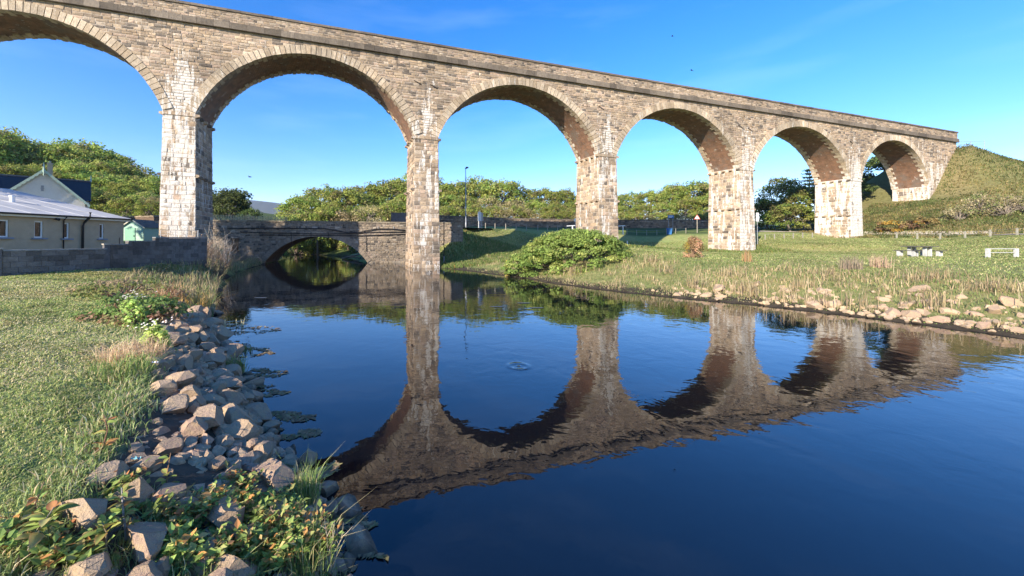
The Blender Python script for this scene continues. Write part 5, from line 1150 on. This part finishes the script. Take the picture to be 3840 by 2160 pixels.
K = mix(len(x), [(.105, .125, .038), (.145, .148, .055), (.20, .165, .085), (.085, .10, .032)], [.36, .28, .22, .14])*(.72+.55*pnoise(x, y, .7, 51))[:, None]; blades('field_grass', np.c_[x, y, Z(x, y)-.02], rng.uniform(.05, .15, len(x)), .035+.0009*y, K, .8, label='short grass of the field around the picnic table', cat='grass')
# embankment and shaded road bank
s_ = rng.uniform(84, 150, 90000); t_ = rng.uniform(-24, 7, 90000); x, y = xy(s_, t_); e = embank(x, y); ok = (e > 3.2) & (x/y < 1.5); x, y = x[ok], y[ok]
ok = (s_[ok] < 104.5) | (t_[ok] < -.1) | (s_[ok] > 112.6); x, y = x[ok], y[ok]
pn = pnoise(x, y, .45, 41); K = np.where((pn > .52)[:, None], mix(len(x), [(.19, .155, .07), (.15, .135, .05), (.09, .11, .03)], [.3, .35, .35]), mix(len(x), [(.065, .09, .025), (.09, .11, .035), (.15, .125, .055)], [.5, .3, .2]))*(.5+.6*pnoise(x, y, 1.6, 43))[:, None]*np.array([1.05, .95, 1.])
blades('embankment_grass', np.c_[x, y, Z(x, y)-.03], rng.uniform(.18, .5, len(x)), .085, K, .9, label='tussocky olive grass covering the railway embankment', cat='grass')
x = rng.uniform(-3, 44, 60000); y = rng.uniform(34, 57, 60000); P_ = np.c_[x, y]; sq, tq = st(x, y); ok = ~inside(P_, RIV) & (tq > -3) & (y < 55.3+.12*x-.3*(x < 4)) & ~((tq > -.2) & (tq < WD+.2) & (np.mod(sq+WF+.3, L_) < WF+.6)); x, y = x[ok], y[ok]
bxl = (x-B0[0])*bu[0]+(y-B0[1])*bu[1]; bql = (x-B0[0])*bn[0]+(y-B0[1])*bn[1]; ok = ~((bxl < BP1+.3) & (bql > -.3) & (bql < BDEP+.3)); x, y = x[ok], y[ok]
K = mix(len(x), [(.075, .105, .028), (.10, .135, .035), (.16, .14, .06), (.2, .1, .03)], [.45, .33, .2, .02]); blades('slope_grass', np.c_[x, y, Z(x, y)-.03], rng.uniform(.2, .5, len(x)), .07, K, .6, label='rank dark grass on the slope below the road behind the piers', cat='grass')
# vegetation at the left end by the wall and bridge foot
x = rng.uniform(-26, -8, 60000); y = rng.uniform(14, 46, 60000); P_ = np.c_[x, y]; d = segdist(P_, np.array(SH_L[10:20])); xr = np.interp(y, wl[:, 1], wl[:, 0]); ok = ~inside(P_, RIV) & (d < 3.6) & ((y > 24) | (x > xr+.4)); x, y, d = x[ok], y[ok], d[ok]
K = mix(len(x), [(.08, .105, .035), (.19, .145, .085), (.14, .105, .065), (.23, .175, .10)], [.3, .25, .27, .18]); blades('bank_reeds', np.c_[x, y, Z(x, y)-.02], rng.uniform(.2, .85, len(x))*np.interp(d, [0, 3.6], [1, .5])*(.5+pnoise(x, y, 1.8, 71)), .028, K, .5, label='dry reedy growth on the left bank towards the bridge', cat='reeds')
# single tufts
def tuft(label, loc, n, h, rad, pal, w=.012, lean=.5, group=None):
    t = thing('grass_tuft', label, 'grass tuft', loc, 0, group); a_ = rng.uniform(0, 6.28, n); r_ = rad*np.sqrt(rng.random(n)); P_ = np.c_[np.cos(a_)*r_, np.sin(a_)*r_, np.zeros(n)-.03]
    blades('blade', P_, rng.uniform(.5, 1, n)*h, w, mix(n, pal, None), lean, parent=t); return t
def gp(dx, dy, z=.1): q = gnd(dx, dy, z); return (q[0], q[1], max(z-.05, min(z, Zs(q[0], q[1]) if Zs(q[0], q[1]) > 0 else .0)))
GT = [(.12, .17, .045), (.16, .2, .06), (.09, .13, .035), (.26, .22, .11)]; OC = [(.42, .27, .08), (.34, .24, .10), (.26, .22, .08), (.2, .2, .06)]
tuft('bright green grass tuft growing from the boulders at the water edge, nearest the camera', gp(770, 1238, .25), 260, .42, .13, GT, .007)
tuft('bluish green grass tuft among the leafy plants beside the pale half-sunk boulder', gp(765, 1390, .3), 420, .42, .26, GT, .006)
tuft('green grass tuft standing in the shallows beside the boulders', gp(592, 940, .02), 140, .55, .2, GT, .014)
tuft('small floating grass tuft on the weed farther out from the boulders', gp(597, 885, .02), 120, .22, .35, GT, .016)
tuft('ochre reed tuft leaning over the dark water at the far left bank', gp(462, 795, .3), 520, 1.15, .75, OC, .026, .55)
tuft('russet dry reed tuft left of the ochre reeds', gp(425, 785, .5), 260, 1.2, .4, [(.3, .17, .09), (.24, .15, .09), (.34, .24, .14)], .024, .3)
tuft('pinkish dry grass tuft at the lawn edge above the boulders', gp(330, 905, .86), 520, .5, .45, [(.36, .25, .16), (.3, .2, .12), (.38, .31, .18)], .012, .8)
tuft('dark green grass tuft at the lawn edge below the pinkish tuft', gp(305, 945, .87), 420, .4, .4, GT, .011, .7)
tuft('russet dock stalks on the right bank below the lime-white pier', at(1880, 690, 27)[:2].tolist()+[Zs(*at(1880, 690, 27)[:2])], 46, 1.25, .3, [(.24, .12, .06), (.22, .14, .08), (.14, .13, .05)], .03, .3)
tuft('grey dead stalk clump on the right bank below the fifth pier', at(2140, 710, 22)[:2].tolist()+[Zs(*at(2140, 710, 22)[:2])], 160, 1.1, .5, [(.2, .15, .11), (.14, .11, .08)], .02, .4)
tuft('purplish stalk clump on the right bank below the picnic table', at(2215, 700, 22)[:2].tolist()+[Zs(*at(2215, 700, 22)[:2])], 150, 1.0, .45, [(.22, .14, .11), (.28, .2, .13)], .02, .4)
# reed sedge in the far left shallows
for dx, dy in ((520, 825), (555, 822), (585, 820)):
    tuft('short pale reed stubble poking out of the weed mat by the far boulders', gp(dx, dy, .02), 26, .35, .35, [(.4, .34, .2)], .018, .12, 'pale reed stubble in the weed mat')
# bramble and flowers on the lawn edge
bush('bramble_bush', 'dark green bramble patch at the lawn edge near the far boulders', (-7.9, 9.6, Zs(-7.9, 9.6)-.05), 1.5, 1.1, .62, 46, 70, .085, np.array([[.05, .08, .025], [.075, .11, .03], [.12, .12, .05], [.16, .10, .06]]), clump=.3, bark=(.16, .08, .06))
bush('bramble_bush', 'thorny brownish bramble scrub behind the dark green bramble patch', (-10.6, 12.6, Zs(-10.6, 12.6)-.05), 2.2, 1.4, .75, 46, 46, .09, np.array([[.16, .12, .07], [.12, .12, .04], [.08, .10, .03]]), clump=.28, bark=(.2, .12, .09), nl=26)
for dx, dy, hh, lab in ((335, 812, .75, 'pale green leafy weed with blossom at the top edge of the boulders'), (392, 868, .6, 'white-flowered weed growing at the boulder edge')):
    q = gnd(dx, dy, .95); t = bush('flowering_weed', lab, (q[0], q[1], Zs(q[0], q[1])-.05), .3, .3, hh, 20, 24, .075, np.array([[.22, .28, .08], [.17, .22, .06]]), clump=.35, cat='plant')
    P_ = rng.normal(0, .5, (26, 3))*np.array([.3, .3, .12])+np.array([0, 0, hh*1.05]); V, F, K = leafquads(P_, np.tile([0, -.5, .8], (26, 1)), .05, np.tile([.36, .33, .30], (26, 1))); mk('flower', V, F, M_LEAF, t, K, kind='stuff')

# ------------------------------------------------------------------ boulders
import bmesh
def rockmesh(seed):
    r = np.random.default_rng(seed); bm = bmesh.new(); bmesh.ops.create_icosphere(bm, subdivisions=2, radius=1.)
    for _ in range(10):
        n = r.normal(size=3); n[2] *= .8; n /= np.linalg.norm(n); d = r.uniform(.42, .8)
        res = bmesh.ops.bisect_plane(bm, geom=bm.verts[:]+bm.edges[:]+bm.faces[:], plane_co=n*d, plane_no=n, clear_outer=True)
        ed = [e for e in res['geom_cut'] if isinstance(e, bmesh.types.BMEdge)]
        if ed: bmesh.ops.holes_fill(bm, edges=ed, sides=0)
    co = [v.co.copy() for v in bm.verts]; bm.free(); bm = bmesh.new(); [bm.verts.new(c) for c in co]; hu = bmesh.ops.convex_hull(bm, input=bm.verts[:])
    bmesh.ops.delete(bm, geom=[v for v in bm.verts if not v.link_faces], context='VERTS')
    bmesh.ops.dissolve_limit(bm, angle_limit=R(9), verts=bm.verts[:], edges=bm.edges[:])
    bmesh.ops.bevel(bm, geom=bm.edges[:], offset=.075, segments=2, affect='EDGES', profile=.5, clamp_overlap=True)
    bmesh.ops.triangulate(bm, faces=bm.faces[:])
    V = np.array([v.co for v in bm.verts]); V = V-(V.max(0)+V.min(0))/2; V = V/np.abs(V).max(0)*np.array([r.uniform(1., 1.25), r.uniform(.78, 1.), r.uniform(.6, .85)]); V += r.normal(0, .012, V.shape)
    for v, c in zip(bm.verts, V): v.co = c
    me = bpy.data.meshes.new('boulder'); bm.to_mesh(me); bm.free()
    me.polygons.foreach_set('use_smooth', np.zeros(len(me.polygons), bool)); me.materials.append(M_ROCK); return me
RM = [rockmesh(50+i) for i in range(18)]
def boulder(label, group, x, y, z, r, seed=None, sink=.25, rot=None):
    o = mkm('boulder', RM[rng.integers(18) if seed is None else seed], None, (x, y, z+r*(.72-sink*1.2)), (rng.normal(0, .35), rng.normal(0, .35), rng.uniform(0, 6.28)) if rot is None else rot, (r*rng.uniform(.9, 1.1), r*rng.uniform(.88, 1.1), r*rng.uniform(.85, 1.08)))
    return tag(o, label, 'rock', group)
placed = []
SHL = np.array(SH_L)
def bank_z(x, y):
    xe = np.interp(y, LE[:, 1], LE[:, 0]); ys = SHL[1:18, 1]; xs_ = np.interp(y, ys, SHL[1:18, 0]); f = np.clip((x-xe)/max(xs_-xe, .2), 0, 1.3); return max(-.15, .74*(1-max(0, f)**1.7))
# the ones that stand out, read off the photograph: (x, y of its middle, height above water, half width)
BIG = [(600, 1200, .22, 150, 'largest flat-topped boulder of the slope, behind the bright green tuft'), (668, 1145, .12, 105, 'cream pointed boulder at the waterline right of the slope'), (585, 1172, .36, 115, 'shaded grey boulder resting on top of the largest boulder'), (345, 1152, .52, 105, 'pale tilted slab below the rust-leaved sapling'),
       (462, 1140, .34, 95, 'grey wedge boulder left of the cracked cream stone'), (412, 1078, .45, 85, 'tall pinkish slab leaning at the lawn side'), (360, 1058, .6, 80, 'rounded pink boulder under the lawn edge grass'), (515, 1105, .3, 110, 'long tan boulder with a hollow shadow in mid slope'), (590, 1085, .2, 95, 'double cream boulder near the weed-covered water'),
       (530, 1032, .26, 110, 'big mottled boulder with rusty patch near the waterline'), (450, 972, .42, 95, 'ribbed brownish slab high on the slope below the grass'), (540, 972, .24, 105, 'broad humped boulder half in its own shadow'), (500, 932, .3, 80, 'square cream boulder in the middle distance of the slope'), (572, 948, .16, 80, 'smooth grey boulder sloping into the shallows'),
       (704, 1232, .16, 42, 'small white egg-shaped stone before the green tuft'), (825, 1292, .06, 60, 'pale half-sunk boulder in the shallows at the front'), (748, 1272, .15, 60, 'round tan boulder below the green tuft'), (650, 1320, .28, 90, 'tan slab half hidden among the leafy plants'), (560, 1262, .33, 100, 'pinkish boulder behind the small leafy shrubs'), (222, 1240, .74, 42, 'upright chipped stone at the corner of the lawn'),
       (140, 1420, .66, 90, 'tan slab under broad leaves at lower left'), (232, 1425, .6, 95, 'cracked cream slab at the bottom edge of the picture'), (535, 1400, .36, 60, 'pale stone among leaves at the bottom middle of the bank'), (466, 1230, .45, 90, 'triangular grey stone behind the thin brown shoot'), (385, 1205, .52, 80, 'streaky flat slab by the turquoise scrap'), (448, 818, .2, 36, 'single cream stone beside the ochre reeds'), (462, 858, .2, 34, 'small cream stone at the shaded far end of the slope')]
for dx, dy, z, w_, lab in BIG:
    q = gnd(dx, dy, z); r_ = w_*DS/2/FPX*q[1]*.76; boulder(lab, None, q[0], q[1], z-.62*r_, r_, sink=.06); placed.append((q[0], q[1], r_*.8))
n_b = 0
for tries in range(14000):
    y = 1.75+13.5*rng.random()**1.6; xe = np.interp(y, LE[:, 1], LE[:, 0]); xs_ = np.interp(y, SHL[1:18, 1], SHL[1:18, 0]); x = rng.uniform(xe+.05, xs_+.22)
    r_ = rng.choice([.085, .11, .14, .17, .20], p=[.2, .24, .24, .2, .12])*(.72+.06*y)
    if any((x-a)**2+(y-b)**2 < ((r_+c)*.70)**2 for a, b, c in placed): continue
    placed.append((x, y, r_)); z = bank_z(x, y)
    if y < 3.1: zone = 'among the leafy plants at the front'
    elif x > xs_-.35: zone = 'lying at the waterline'
    elif x < xe+.5: zone = 'tucked under the lawn edge'
    else: zone = 'in the middle of the stone slope'
    band = 'at the bottom of the picture' if y < 2.4 else 'just behind the leafy plants' if y < 3.6 else 'level with the bright green tuft' if y < 4.7 else 'short of the pinkish dry tuft' if y < 6.4 else 'level with the pinkish dry tuft' if y < 8.2 else 'beyond the white-flowered weed'
    sz = 'small' if r_ < .10 else 'medium' if r_ < .15 else 'large'
    lab = sz+' boulder '+zone+', '+band; gr = sz+' boulders '+zone+', '+band
    boulder(lab, gr, x, y, z-.02, r_, sink=.1); n_b += 1
    if n_b >= 208: break
# small rubble between the boulders
g_ = G()
for i in range(1600):
    y = 1.75+12*rng.random()**1.4; xe = np.interp(y, LE[:, 1], LE[:, 0]); xs_ = np.interp(y, SHL[1:18, 1], SHL[1:18, 0]); x = rng.uniform(xe, xs_+.1); r_ = rng.uniform(.04, .1)*(1+.04*y); me = RM[rng.integers(18)]
    V = np.array([v.co for v in me.vertices])*r_; q = np.array(Matrix.Rotation(rng.uniform(0, 6.28), 3, 'Z') @ Matrix.Rotation(rng.normal(0, .5), 3, 'X')); F = np.array([p.vertices[:] for p in me.polygons]); g_.add(V@q.T+np.array([x, y, bank_z(x, y)-.03]), F, None)
o = g_.build('rubble', M_ROCK, kind='stuff'); o['label'] = 'small broken rubble filling the gaps between the boulders'; o['category'] = 'rubble'
# right bank boulders
n_r = 0; pr_ = []
for tries in range(9000):
    i = rng.integers(2, len(SHR)-2); f = rng.random(); a, b = SHR[i], SHR[i+1]; p = a+(b-a)*f; nr = np.array([(b-a)[1], -(b-a)[0]]); nr /= np.linalg.norm(nr); nr = nr if not inside((p+nr*.4)[None], RIV)[0] else -nr
    off = abs(rng.normal(0, 2.4))+.25; q = p+nr*off
    if q[1] > 20.5 or q[1] < 9 or q[0]/q[1] > 1.55: continue
    if pnoise(q[0:1], q[1:2], .55, 77)[0] < .40 and off > .6: continue
    r_ = rng.choice([.13, .17, .22, .28], p=[.3, .3, .25, .15])
    if any((q[0]-c[0])**2+(q[1]-c[1])**2 < ((r_+c[2])*.8)**2 for c in pr_): continue
    pr_.append((q[0], q[1], r_)); bx = 'below the gorse bush' if q[0]/q[1] < .75 else 'below the fifth pier' if q[0]/q[1] < .98 else 'below the picnic table' if q[0]/q[1] < 1.2 else 'below the white rail barrier'; lab = ('large ' if r_ > .2 else 'small ')+'pinkish boulder '+('among rough grass' if off > .7 else 'at the water line')+' on the right bank, '+bx
    boulder(lab, lab, q[0], q[1], Zs(q[0], q[1])-.05, r_, sink=.26); n_r += 1
    if n_r >= 62: break

g_ = G()
for i in range(330):
    j = rng.integers(2, len(SHR)-2); f = rng.random(); a, b = SHR[j], SHR[j+1]; p = a+(b-a)*f; nr = np.array([(b-a)[1], -(b-a)[0]]); nr /= np.linalg.norm(nr); nr = nr if not inside((p+nr*.4)[None], RIV)[0] else -nr
    off = abs(rng.normal(.8, 2.2))+.05; q = p+nr*off
    if not (9 < q[1] < 21) or pnoise(q[0:1], q[1:2], .55, 77)[0] < .38: continue
    r_ = rng.uniform(.06, .14); me = RM[rng.integers(18)]; V = np.array([v.co for v in me.vertices])*r_; q3 = np.array(Matrix.Rotation(rng.uniform(0, 6.28), 3, 'Z') @ Matrix.Rotation(rng.normal(0, .5), 3, 'X')); F = np.array([p_.vertices[:] for p_ in me.polygons]); g_.add(V@q3.T+np.array([q[0], q[1], Zs(q[0], q[1])+.02]), F, None)
o = g_.build('stones', M_ROCK, kind='stuff'); o['label'] = 'small pinkish stones strewn along the right water edge'; o['category'] = 'stones'
# ------------------------------------------------------------------ floating weed
def weedmat(label, dx, dy, rx, ry, n, pal, group=None):
    q = gnd(dx, dy, 0); t = thing('weed_mat', label, 'weed', (q[0], q[1], 0), 0, group); a_ = rng.uniform(0, 6.28, n); r_ = np.sqrt(rng.random(n)); cx, cy = np.cos(a_)*r_*rx, np.sin(a_)*r_*ry
    ok = pnoise(cx+q[0], (cy+q[1])*2.2, 6., 12) > .50; cx = cx*1.35; cx, cy = cx[ok], cy[ok]; m = len(cx); P_ = np.c_[cx, cy, rng.uniform(.004, .014, m)]; nn = rng.normal(0, .07, (m, 3))+np.array([0, 0, 1]); nn /= np.linalg.norm(nn, axis=1)[:, None]
    V, F, K = leafquads(P_, nn, rng.uniform(.04, .12, m)*(1+q[1]*.03), mix(m, pal, None), .4); mk('foliage', V, F, M_WEED, t, K, kind='stuff')
WD_ = [(.27, .175, .095), (.20, .135, .075), (.32, .23, .12), (.22, .19, .08)]
for dx, dy, rx, ry, n, lab in ((600, 885, .75, .5, 900, 'brown weed mat carrying the small floating tuft'), (635, 940, .55, .35, 600, 'brown weed raft beside the tuft in the shallows'), (650, 985, .45, .3, 600, 'ragged weed streaks off the middle boulders'), (690, 1060, .5, .35, 900, 'olive weed raft off the double cream boulder'), (735, 1090, .3, .2, 420, 'outermost brown weed raft in the open water'), (790, 1180, .22, .22, 500, 'dark weed mat touching the cream pointed boulder'), (850, 1290, .2, .2, 520, 'reddish weed mat in front of the half-sunk boulder'), (900, 1310, .16, .14, 320, 'dark weed patch at the edge of the reflection'), (925, 1420, .2, .1, 260, 'weed patch by the bottom edge of the picture'), (535, 830, 1.6, .8, 1500, 'long grey weed bank with pale reed stubble'), (500, 870, 1.0, .6, 700, 'shaded weed among the far boulders')):
    weedmat(lab, dx, dy, rx, ry, n, WD_)
for dx, dy in ((655, 749), (1250, 771), (1318, 762), (1350, 774)):
    q = gnd(dx, dy, .01); o = mk('floating_leaf_raft', np.array([[math.cos(a)*(.3+.08*math.sin(3*a)), math.sin(a)*(.13+.04*math.cos(2*a)), 0] for a in np.arange(10)*.628]), [list(range(10))], M_WEED, None, (.09, .11, .13, 0)); o.location = (q[0], q[1], .012); tag(o, 'thin pale scum raft drifting on the still water', 'scum', 'pale scum rafts on the river')

# ------------------------------------------------------------------ leafy plants in the foreground
def leafmesh(c1, c2, name='leaf'):
    P_ = []; K = []; rows_ = 6
    for i in range(rows_+1):
        f = i/rows_; w = .27*math.sin(math.pi*min(1, f**.8))**.85+.001; zc_ = -.16*(f-.35)**2*2
        for j, sx in enumerate((-1, -.5, 0, .5, 1)): P_.append((sx*w, f, zc_+.16*abs(sx)*w*1.7+.012*math.sin(9*f+3*sx))); K.append(np.array(c1)*(1-abs(sx)**3*.8)+np.array(c2)*abs(sx)**3*.8 if abs(sx) > .2 else np.array(c1)*1.15)
    F = [[i*5+j, i*5+j+1, (i+1)*5+j+1, (i+1)*5+j] for i in range(rows_) for j in range(4)]
    o = mk(name, P_, F, M_LEAF2, None, np.array(K), smooth=True); me = o.data; bpy.data.objects.remove(o); return me
LM = [leafmesh((.15, .20, .045), (.20, .20, .06)), leafmesh((.11, .16, .04), (.22, .13, .06)), leafmesh((.20, .22, .06), (.34, .17, .06)), leafmesh((.34, .17, .06), (.24, .10, .05)), leafmesh((.26, .24, .09), (.36, .22, .09))]
def sapling(label, base, pts, r0, nleaf, lsize, wts, stemcol):
    t = thing('leafy_sapling', label, 'sapling', base); g2 = G(); pts = np.array(pts, float); g2.tube(pts, np.linspace(r0, r0*.35, len(pts)), 6, stemcol); g2.build('stem', M_BARK, t, smooth=True)
    for i in range(nleaf):
        f = rng.uniform(.28, 1.0); k = f*(len(pts)-1); i0 = min(int(k), len(pts)-2); p = pts[i0]+(pts[i0+1]-pts[i0])*(k-i0); a_ = i*2.4+rng.normal(0, .3); s = lsize*rng.uniform(.5, 1.)
        mkm('leaf', LM[rng.choice(len(LM), p=wts)], t, p+np.array([math.cos(a_), math.sin(a_), 0])*.012, (rng.uniform(-.2, .75), rng.normal(0, .35), a_-1.57), (s, s, s))
    return t
def spot(dx, dy, z): q = gnd(dx, dy, z); return (q[0], q[1], z)
sapling('sapling with rust-brown curled leaves at the lawn corner beside the boulders', spot(262, 1185, .66), [(0, 0, -.1), (-.02, 0, .2), (.02, .01, .38), (-.03, .02, .52)], .010, 15, .13, [.05, .1, .2, .55, .1], (.22, .12, .07))
sapling('pale-stemmed sapling forking among the leaves at the front of the bank', spot(318, 1415, .56), [(0, 0, -.1), (-.02, .02, .16), (-.06, .04, .32), (-.10, .07, .48)], .012, 26, .10, [.3, .25, .2, .1, .15], (.30, .27, .23))
sapling('straight brown shoot with yellow-green leaves rising in mid foreground', spot(415, 1300, .44), [(0, 0, -.1), (.005, 0, .2), (.0, .02, .36), (.03, .02, .54)], .009, 16, .10, [.25, .2, .35, .1, .1], (.26, .15, .08))
sapling('broad-leaved sapling at the bottom left corner', spot(60, 1440, .78), [(0, 0, -.1), (.0, .03, .14), (.06, .05, .26), (.12, .06, .36)], .010, 20, .14, [.4, .25, .15, .1, .1], (.3, .26, .2))
sapling('broad ribbed-leaf shoot in front of the tan slab', spot(250, 1445, .62), [(0, 0, -.1), (.02, .02, .12), (.0, .05, .24), (-.04, .06, .3)], .009, 18, .15, [.45, .25, .2, .05, .05], (.26, .2, .12))
sapling('thin leafy stem with yellowing leaves on the lawn at the left edge', spot(95, 1310, .86), [(0, 0, -.1), (-.02, .0, .12), (.02, .02, .26)], .007, 12, .09, [.2, .2, .3, .15, .15], (.26, .16, .1))
def lowshrub(label, dx, dy, z, rx, ry, h, nl, ls, wts):
    z = z*.78; q = gnd(dx, dy, z); t = thing('low_shrub', label, 'shrub', (q[0], q[1], z)); g2 = G(); tips = []
    for i in range(30):
        a_ = rng.uniform(0, 6.28); f = rng.uniform(.1, 1.1); e = np.array([math.cos(a_)*rx*f, math.sin(a_)*ry*f, h*1.2*rng.uniform(.4, 1.)]); g2.tube([e*np.array([.3, .3, 0])-np.array([0, 0, .12]), e*np.array([.7, .7, .5])+rng.normal(0, .02, 3), e], [.006, .005, .002], 4, np.array([.26, .16, .1])*rng.uniform(.7, 1.3), cap=False); tips.append(e)
    g2.build('stem', M_BARK, t)
    cols = np.array([[.17, .22, .055], [.12, .17, .045], [.24, .24, .08], [.36, .17, .06], [.30, .22, .09]]); P_ = []; K = []; F = []; base = np.array([(0, 0, 0), (.3, .45, .06), (0, .5, -.03), (-.3, .45, .06), (0, 1, -.06)]); fb = np.array([[0, 1, 2], [0, 2, 3], [1, 4, 2], [3, 2, 4]]); tips = np.array(tips)
    for i in range(nl):
        p = tips[rng.integers(len(tips))]*rng.uniform(.35, 1.02)+rng.normal(0, .025, 3); p[2] = abs(p[2]); s = ls*rng.uniform(.6, 1.3); e = Matrix.Rotation(rng.uniform(0, 6.28), 3, 'Z') @ Matrix.Rotation(rng.uniform(-.3, .9), 3, 'X') @ Matrix.Rotation(rng.normal(0, .4), 3, 'Y')
        F.append(fb+5*i); P_.append(base*s@np.array(e).T+p); K.append(np.tile(cols[rng.choice(5, p=wts)]*rng.uniform(.75, 1.25), (5, 1)))
    mk('foliage', np.concatenate(P_), np.concatenate(F), M_LEAF2, t, np.concatenate(K), kind='stuff')
W1 = [.34, .26, .2, .12, .08]; W2 = [.25, .15, .2, .28, .12]
for args in (('low green-leaved shrub spreading before the pinkish boulder', 610, 1345, .42, .34, .22, .26, 1500, .062, W1), ('reddish-tipped low shrub at the waterside corner of the bank', 740, 1400, .3, .3, .2, .26, 1500, .058, W2), ('tangle of small leaves along the bottom edge of the bank', 640, 1430, .4, .34, .16, .2, 1500, .062, W1), ('brown and green low shrub between the two pale slabs', 440, 1350, .6, .3, .18, .22, 1100, .066, W2), ('bright green low shrub at the bottom middle', 430, 1445, .62, .34, .14, .2, 1000, .075, W1), ('leafy low shrub beside the upright chipped stone', 300, 1290, .78, .25, .18, .22, 700, .062, W1), ('low shrub of dull leaves at the bottom left', 130, 1440, .9, .3, .14, .18, 800, .072, W1), ('small red-leaved shrub on the boulders near the green tuft', 600, 1255, .45, .25, .15, .2, 600, .052, W2), ('low leafy shrub closest to the half-sunk boulder', 690, 1320, .33, .26, .16, .22, 1100, .058, W1), ('russet and green shrub in the middle of the front bank', 540, 1330, .5, .3, .2, .26, 1200, .06, W2), ('yellowing low shrub left of the thin brown shoot', 360, 1380, .62, .3, .2, .26, 900, .066, W1), ('dense low shrub at the bottom edge below the pale slab', 540, 1440, .45, .34, .18, .24, 1200, .062, W1), ('rusty low shrub between the lawn and the cracked slab', 200, 1360, .78, .28, .18, .22, 700, .066, W2), ('dark leafy shrub on the lawn corner at far lower left', 40, 1400, .95, .3, .2, .24, 800, .07, W1), ('grassy green low shrub by the bottom edge near the water', 780, 1440, .22, .24, .16, .3, 900, .052, W1)):
    lowshrub(*args)
x, y = [], []
n = 9000; y = rng.uniform(1.7, 3.3, n); xe = np.interp(y, LE[:, 1], LE[:, 0]); xs_ = np.interp(y, SHL[1:18, 1], SHL[1:18, 0]); x = xe+(xs_-xe)*rng.random(n); z = np.array([bank_z(a, b) for a, b in zip(x, y)]); ok = pnoise(x, y, 5., 61) > .5; x, y, z = x[ok], y[ok], z[ok]
blades('undergrowth', np.c_[x, y, z-.03], rng.uniform(.06, .2, len(x)), .006, mix(len(x), GRN, [.3, .25, .25, .12, .08]), .6, label='thin grass and undergrowth between the front boulders', cat='undergrowth')
twiggy('bare_twig', 'forked pale bare twig at the water corner of the front bank', spot(835, 1405, .25), 4, .32, .10, (.5, .4, .28), fork=3, r0=.005, cat='twig')
twiggy('bare_twig', 'bare brown twigs sticking out of the shallows in mid slope', spot(508, 862, .1), 8, .8, .4, (.34, .28, .22), fork=4, r0=.009, cat='twig')
for dx, dy, z, c, lab in ((345, 1185, .7, (.16, .36, .38), 'scrap of turquoise plastic caught between the boulders'), (392, 931, .9, (.75, .76, .78), 'scrap of white paper among the boulders under the lawn edge')):
    q = gnd(dx, dy, z); P_ = np.array([[i*.022-.05, j*.02-.02, .012*math.sin(3*i+2*j)] for j in range(3) for i in range(5)]); o = mk('litter_scrap', P_, [[j*5+i, j*5+i+1, j*5+i+6, j*5+i+5] for j in range(2) for i in range(4)], plain('litter_'+lab[9:14].strip(), c, .5, .05), None); o.location = (q[0], q[1], z+.12); tag(o, lab, 'litter')

# ------------------------------------------------------------------ birds
def bird(label, dx, dy, depth, span, rz, bank):
    q = at(dx, dy, depth); t = thing('bird', label, 'bird', tuple(q), rz); t.rotation_euler = (bank, .1, rz)
    g2 = G(); g2.tube([(0, -.24, 0), (0, -.1, .0), (0, .08, 0), (0, .2, .01), (0, .26, 0)], [.02, .07, .075, .04, .01], 8); g2.add([[-.03, -.2, 0], [.03, -.2, 0], [.07, -.4, 0], [-.07, -.4, 0]], [[0, 1, 2, 3]], None); g2.build('body', M_BIRD, t, smooth=True)
    for sg in (-1, 1):
        g2 = G(); h_ = span/2; P_ = np.array([[0, .1, .03], [sg*h_*.5, .13, .13], [sg*h_, -.05, .06], [sg*h_*.55, -.08, .11], [0, -.1, .02]]); P_b = P_-np.array([0, 0, .012]); g2.add(np.r_[P_, P_b], [np.array([[0, 1, 3, 4], [9, 8, 6, 5]]), np.array([[1, 2, 3], [8, 7, 6]])], None); g2.build('wing', M_BIRD, t)
bird('small dark bird gliding above the parapet near the fourth arch', 1740, 177, 70, 1.0, .6, .5)
bird('tiny dark bird high in the blue sky over the viaduct', 1691, 91, 90, .8, 1.2, .2)
bird('dark bird flying low beneath the second arch', 628, 445, 60, .9, 1.4, .2)

# ------------------------------------------------------------------ air
hm = bpy.data.materials.new('haze'); hm.use_nodes = True; hn = hm.node_tree; hn.nodes.clear(); ho = hn.nodes.new('ShaderNodeOutputMaterial'); hv = hn.nodes.new('ShaderNodeVolumePrincipled')
hv.inputs['Color'].default_value = (.80, .88, 1, 1); hv.inputs['Density'].default_value = .00011; hv.inputs['Anisotropy'].default_value = .3
hn.links.new(hv.outputs[0], ho.inputs['Volume'])
g2 = G(); g2.box((0, 1650, 148), (8100, 6400, 304)); hz_o = g2.build('haze', hm, kind='stuff'); hz_o['label'] = 'thin blue air over the whole valley'; hz_o['category'] = 'haze'
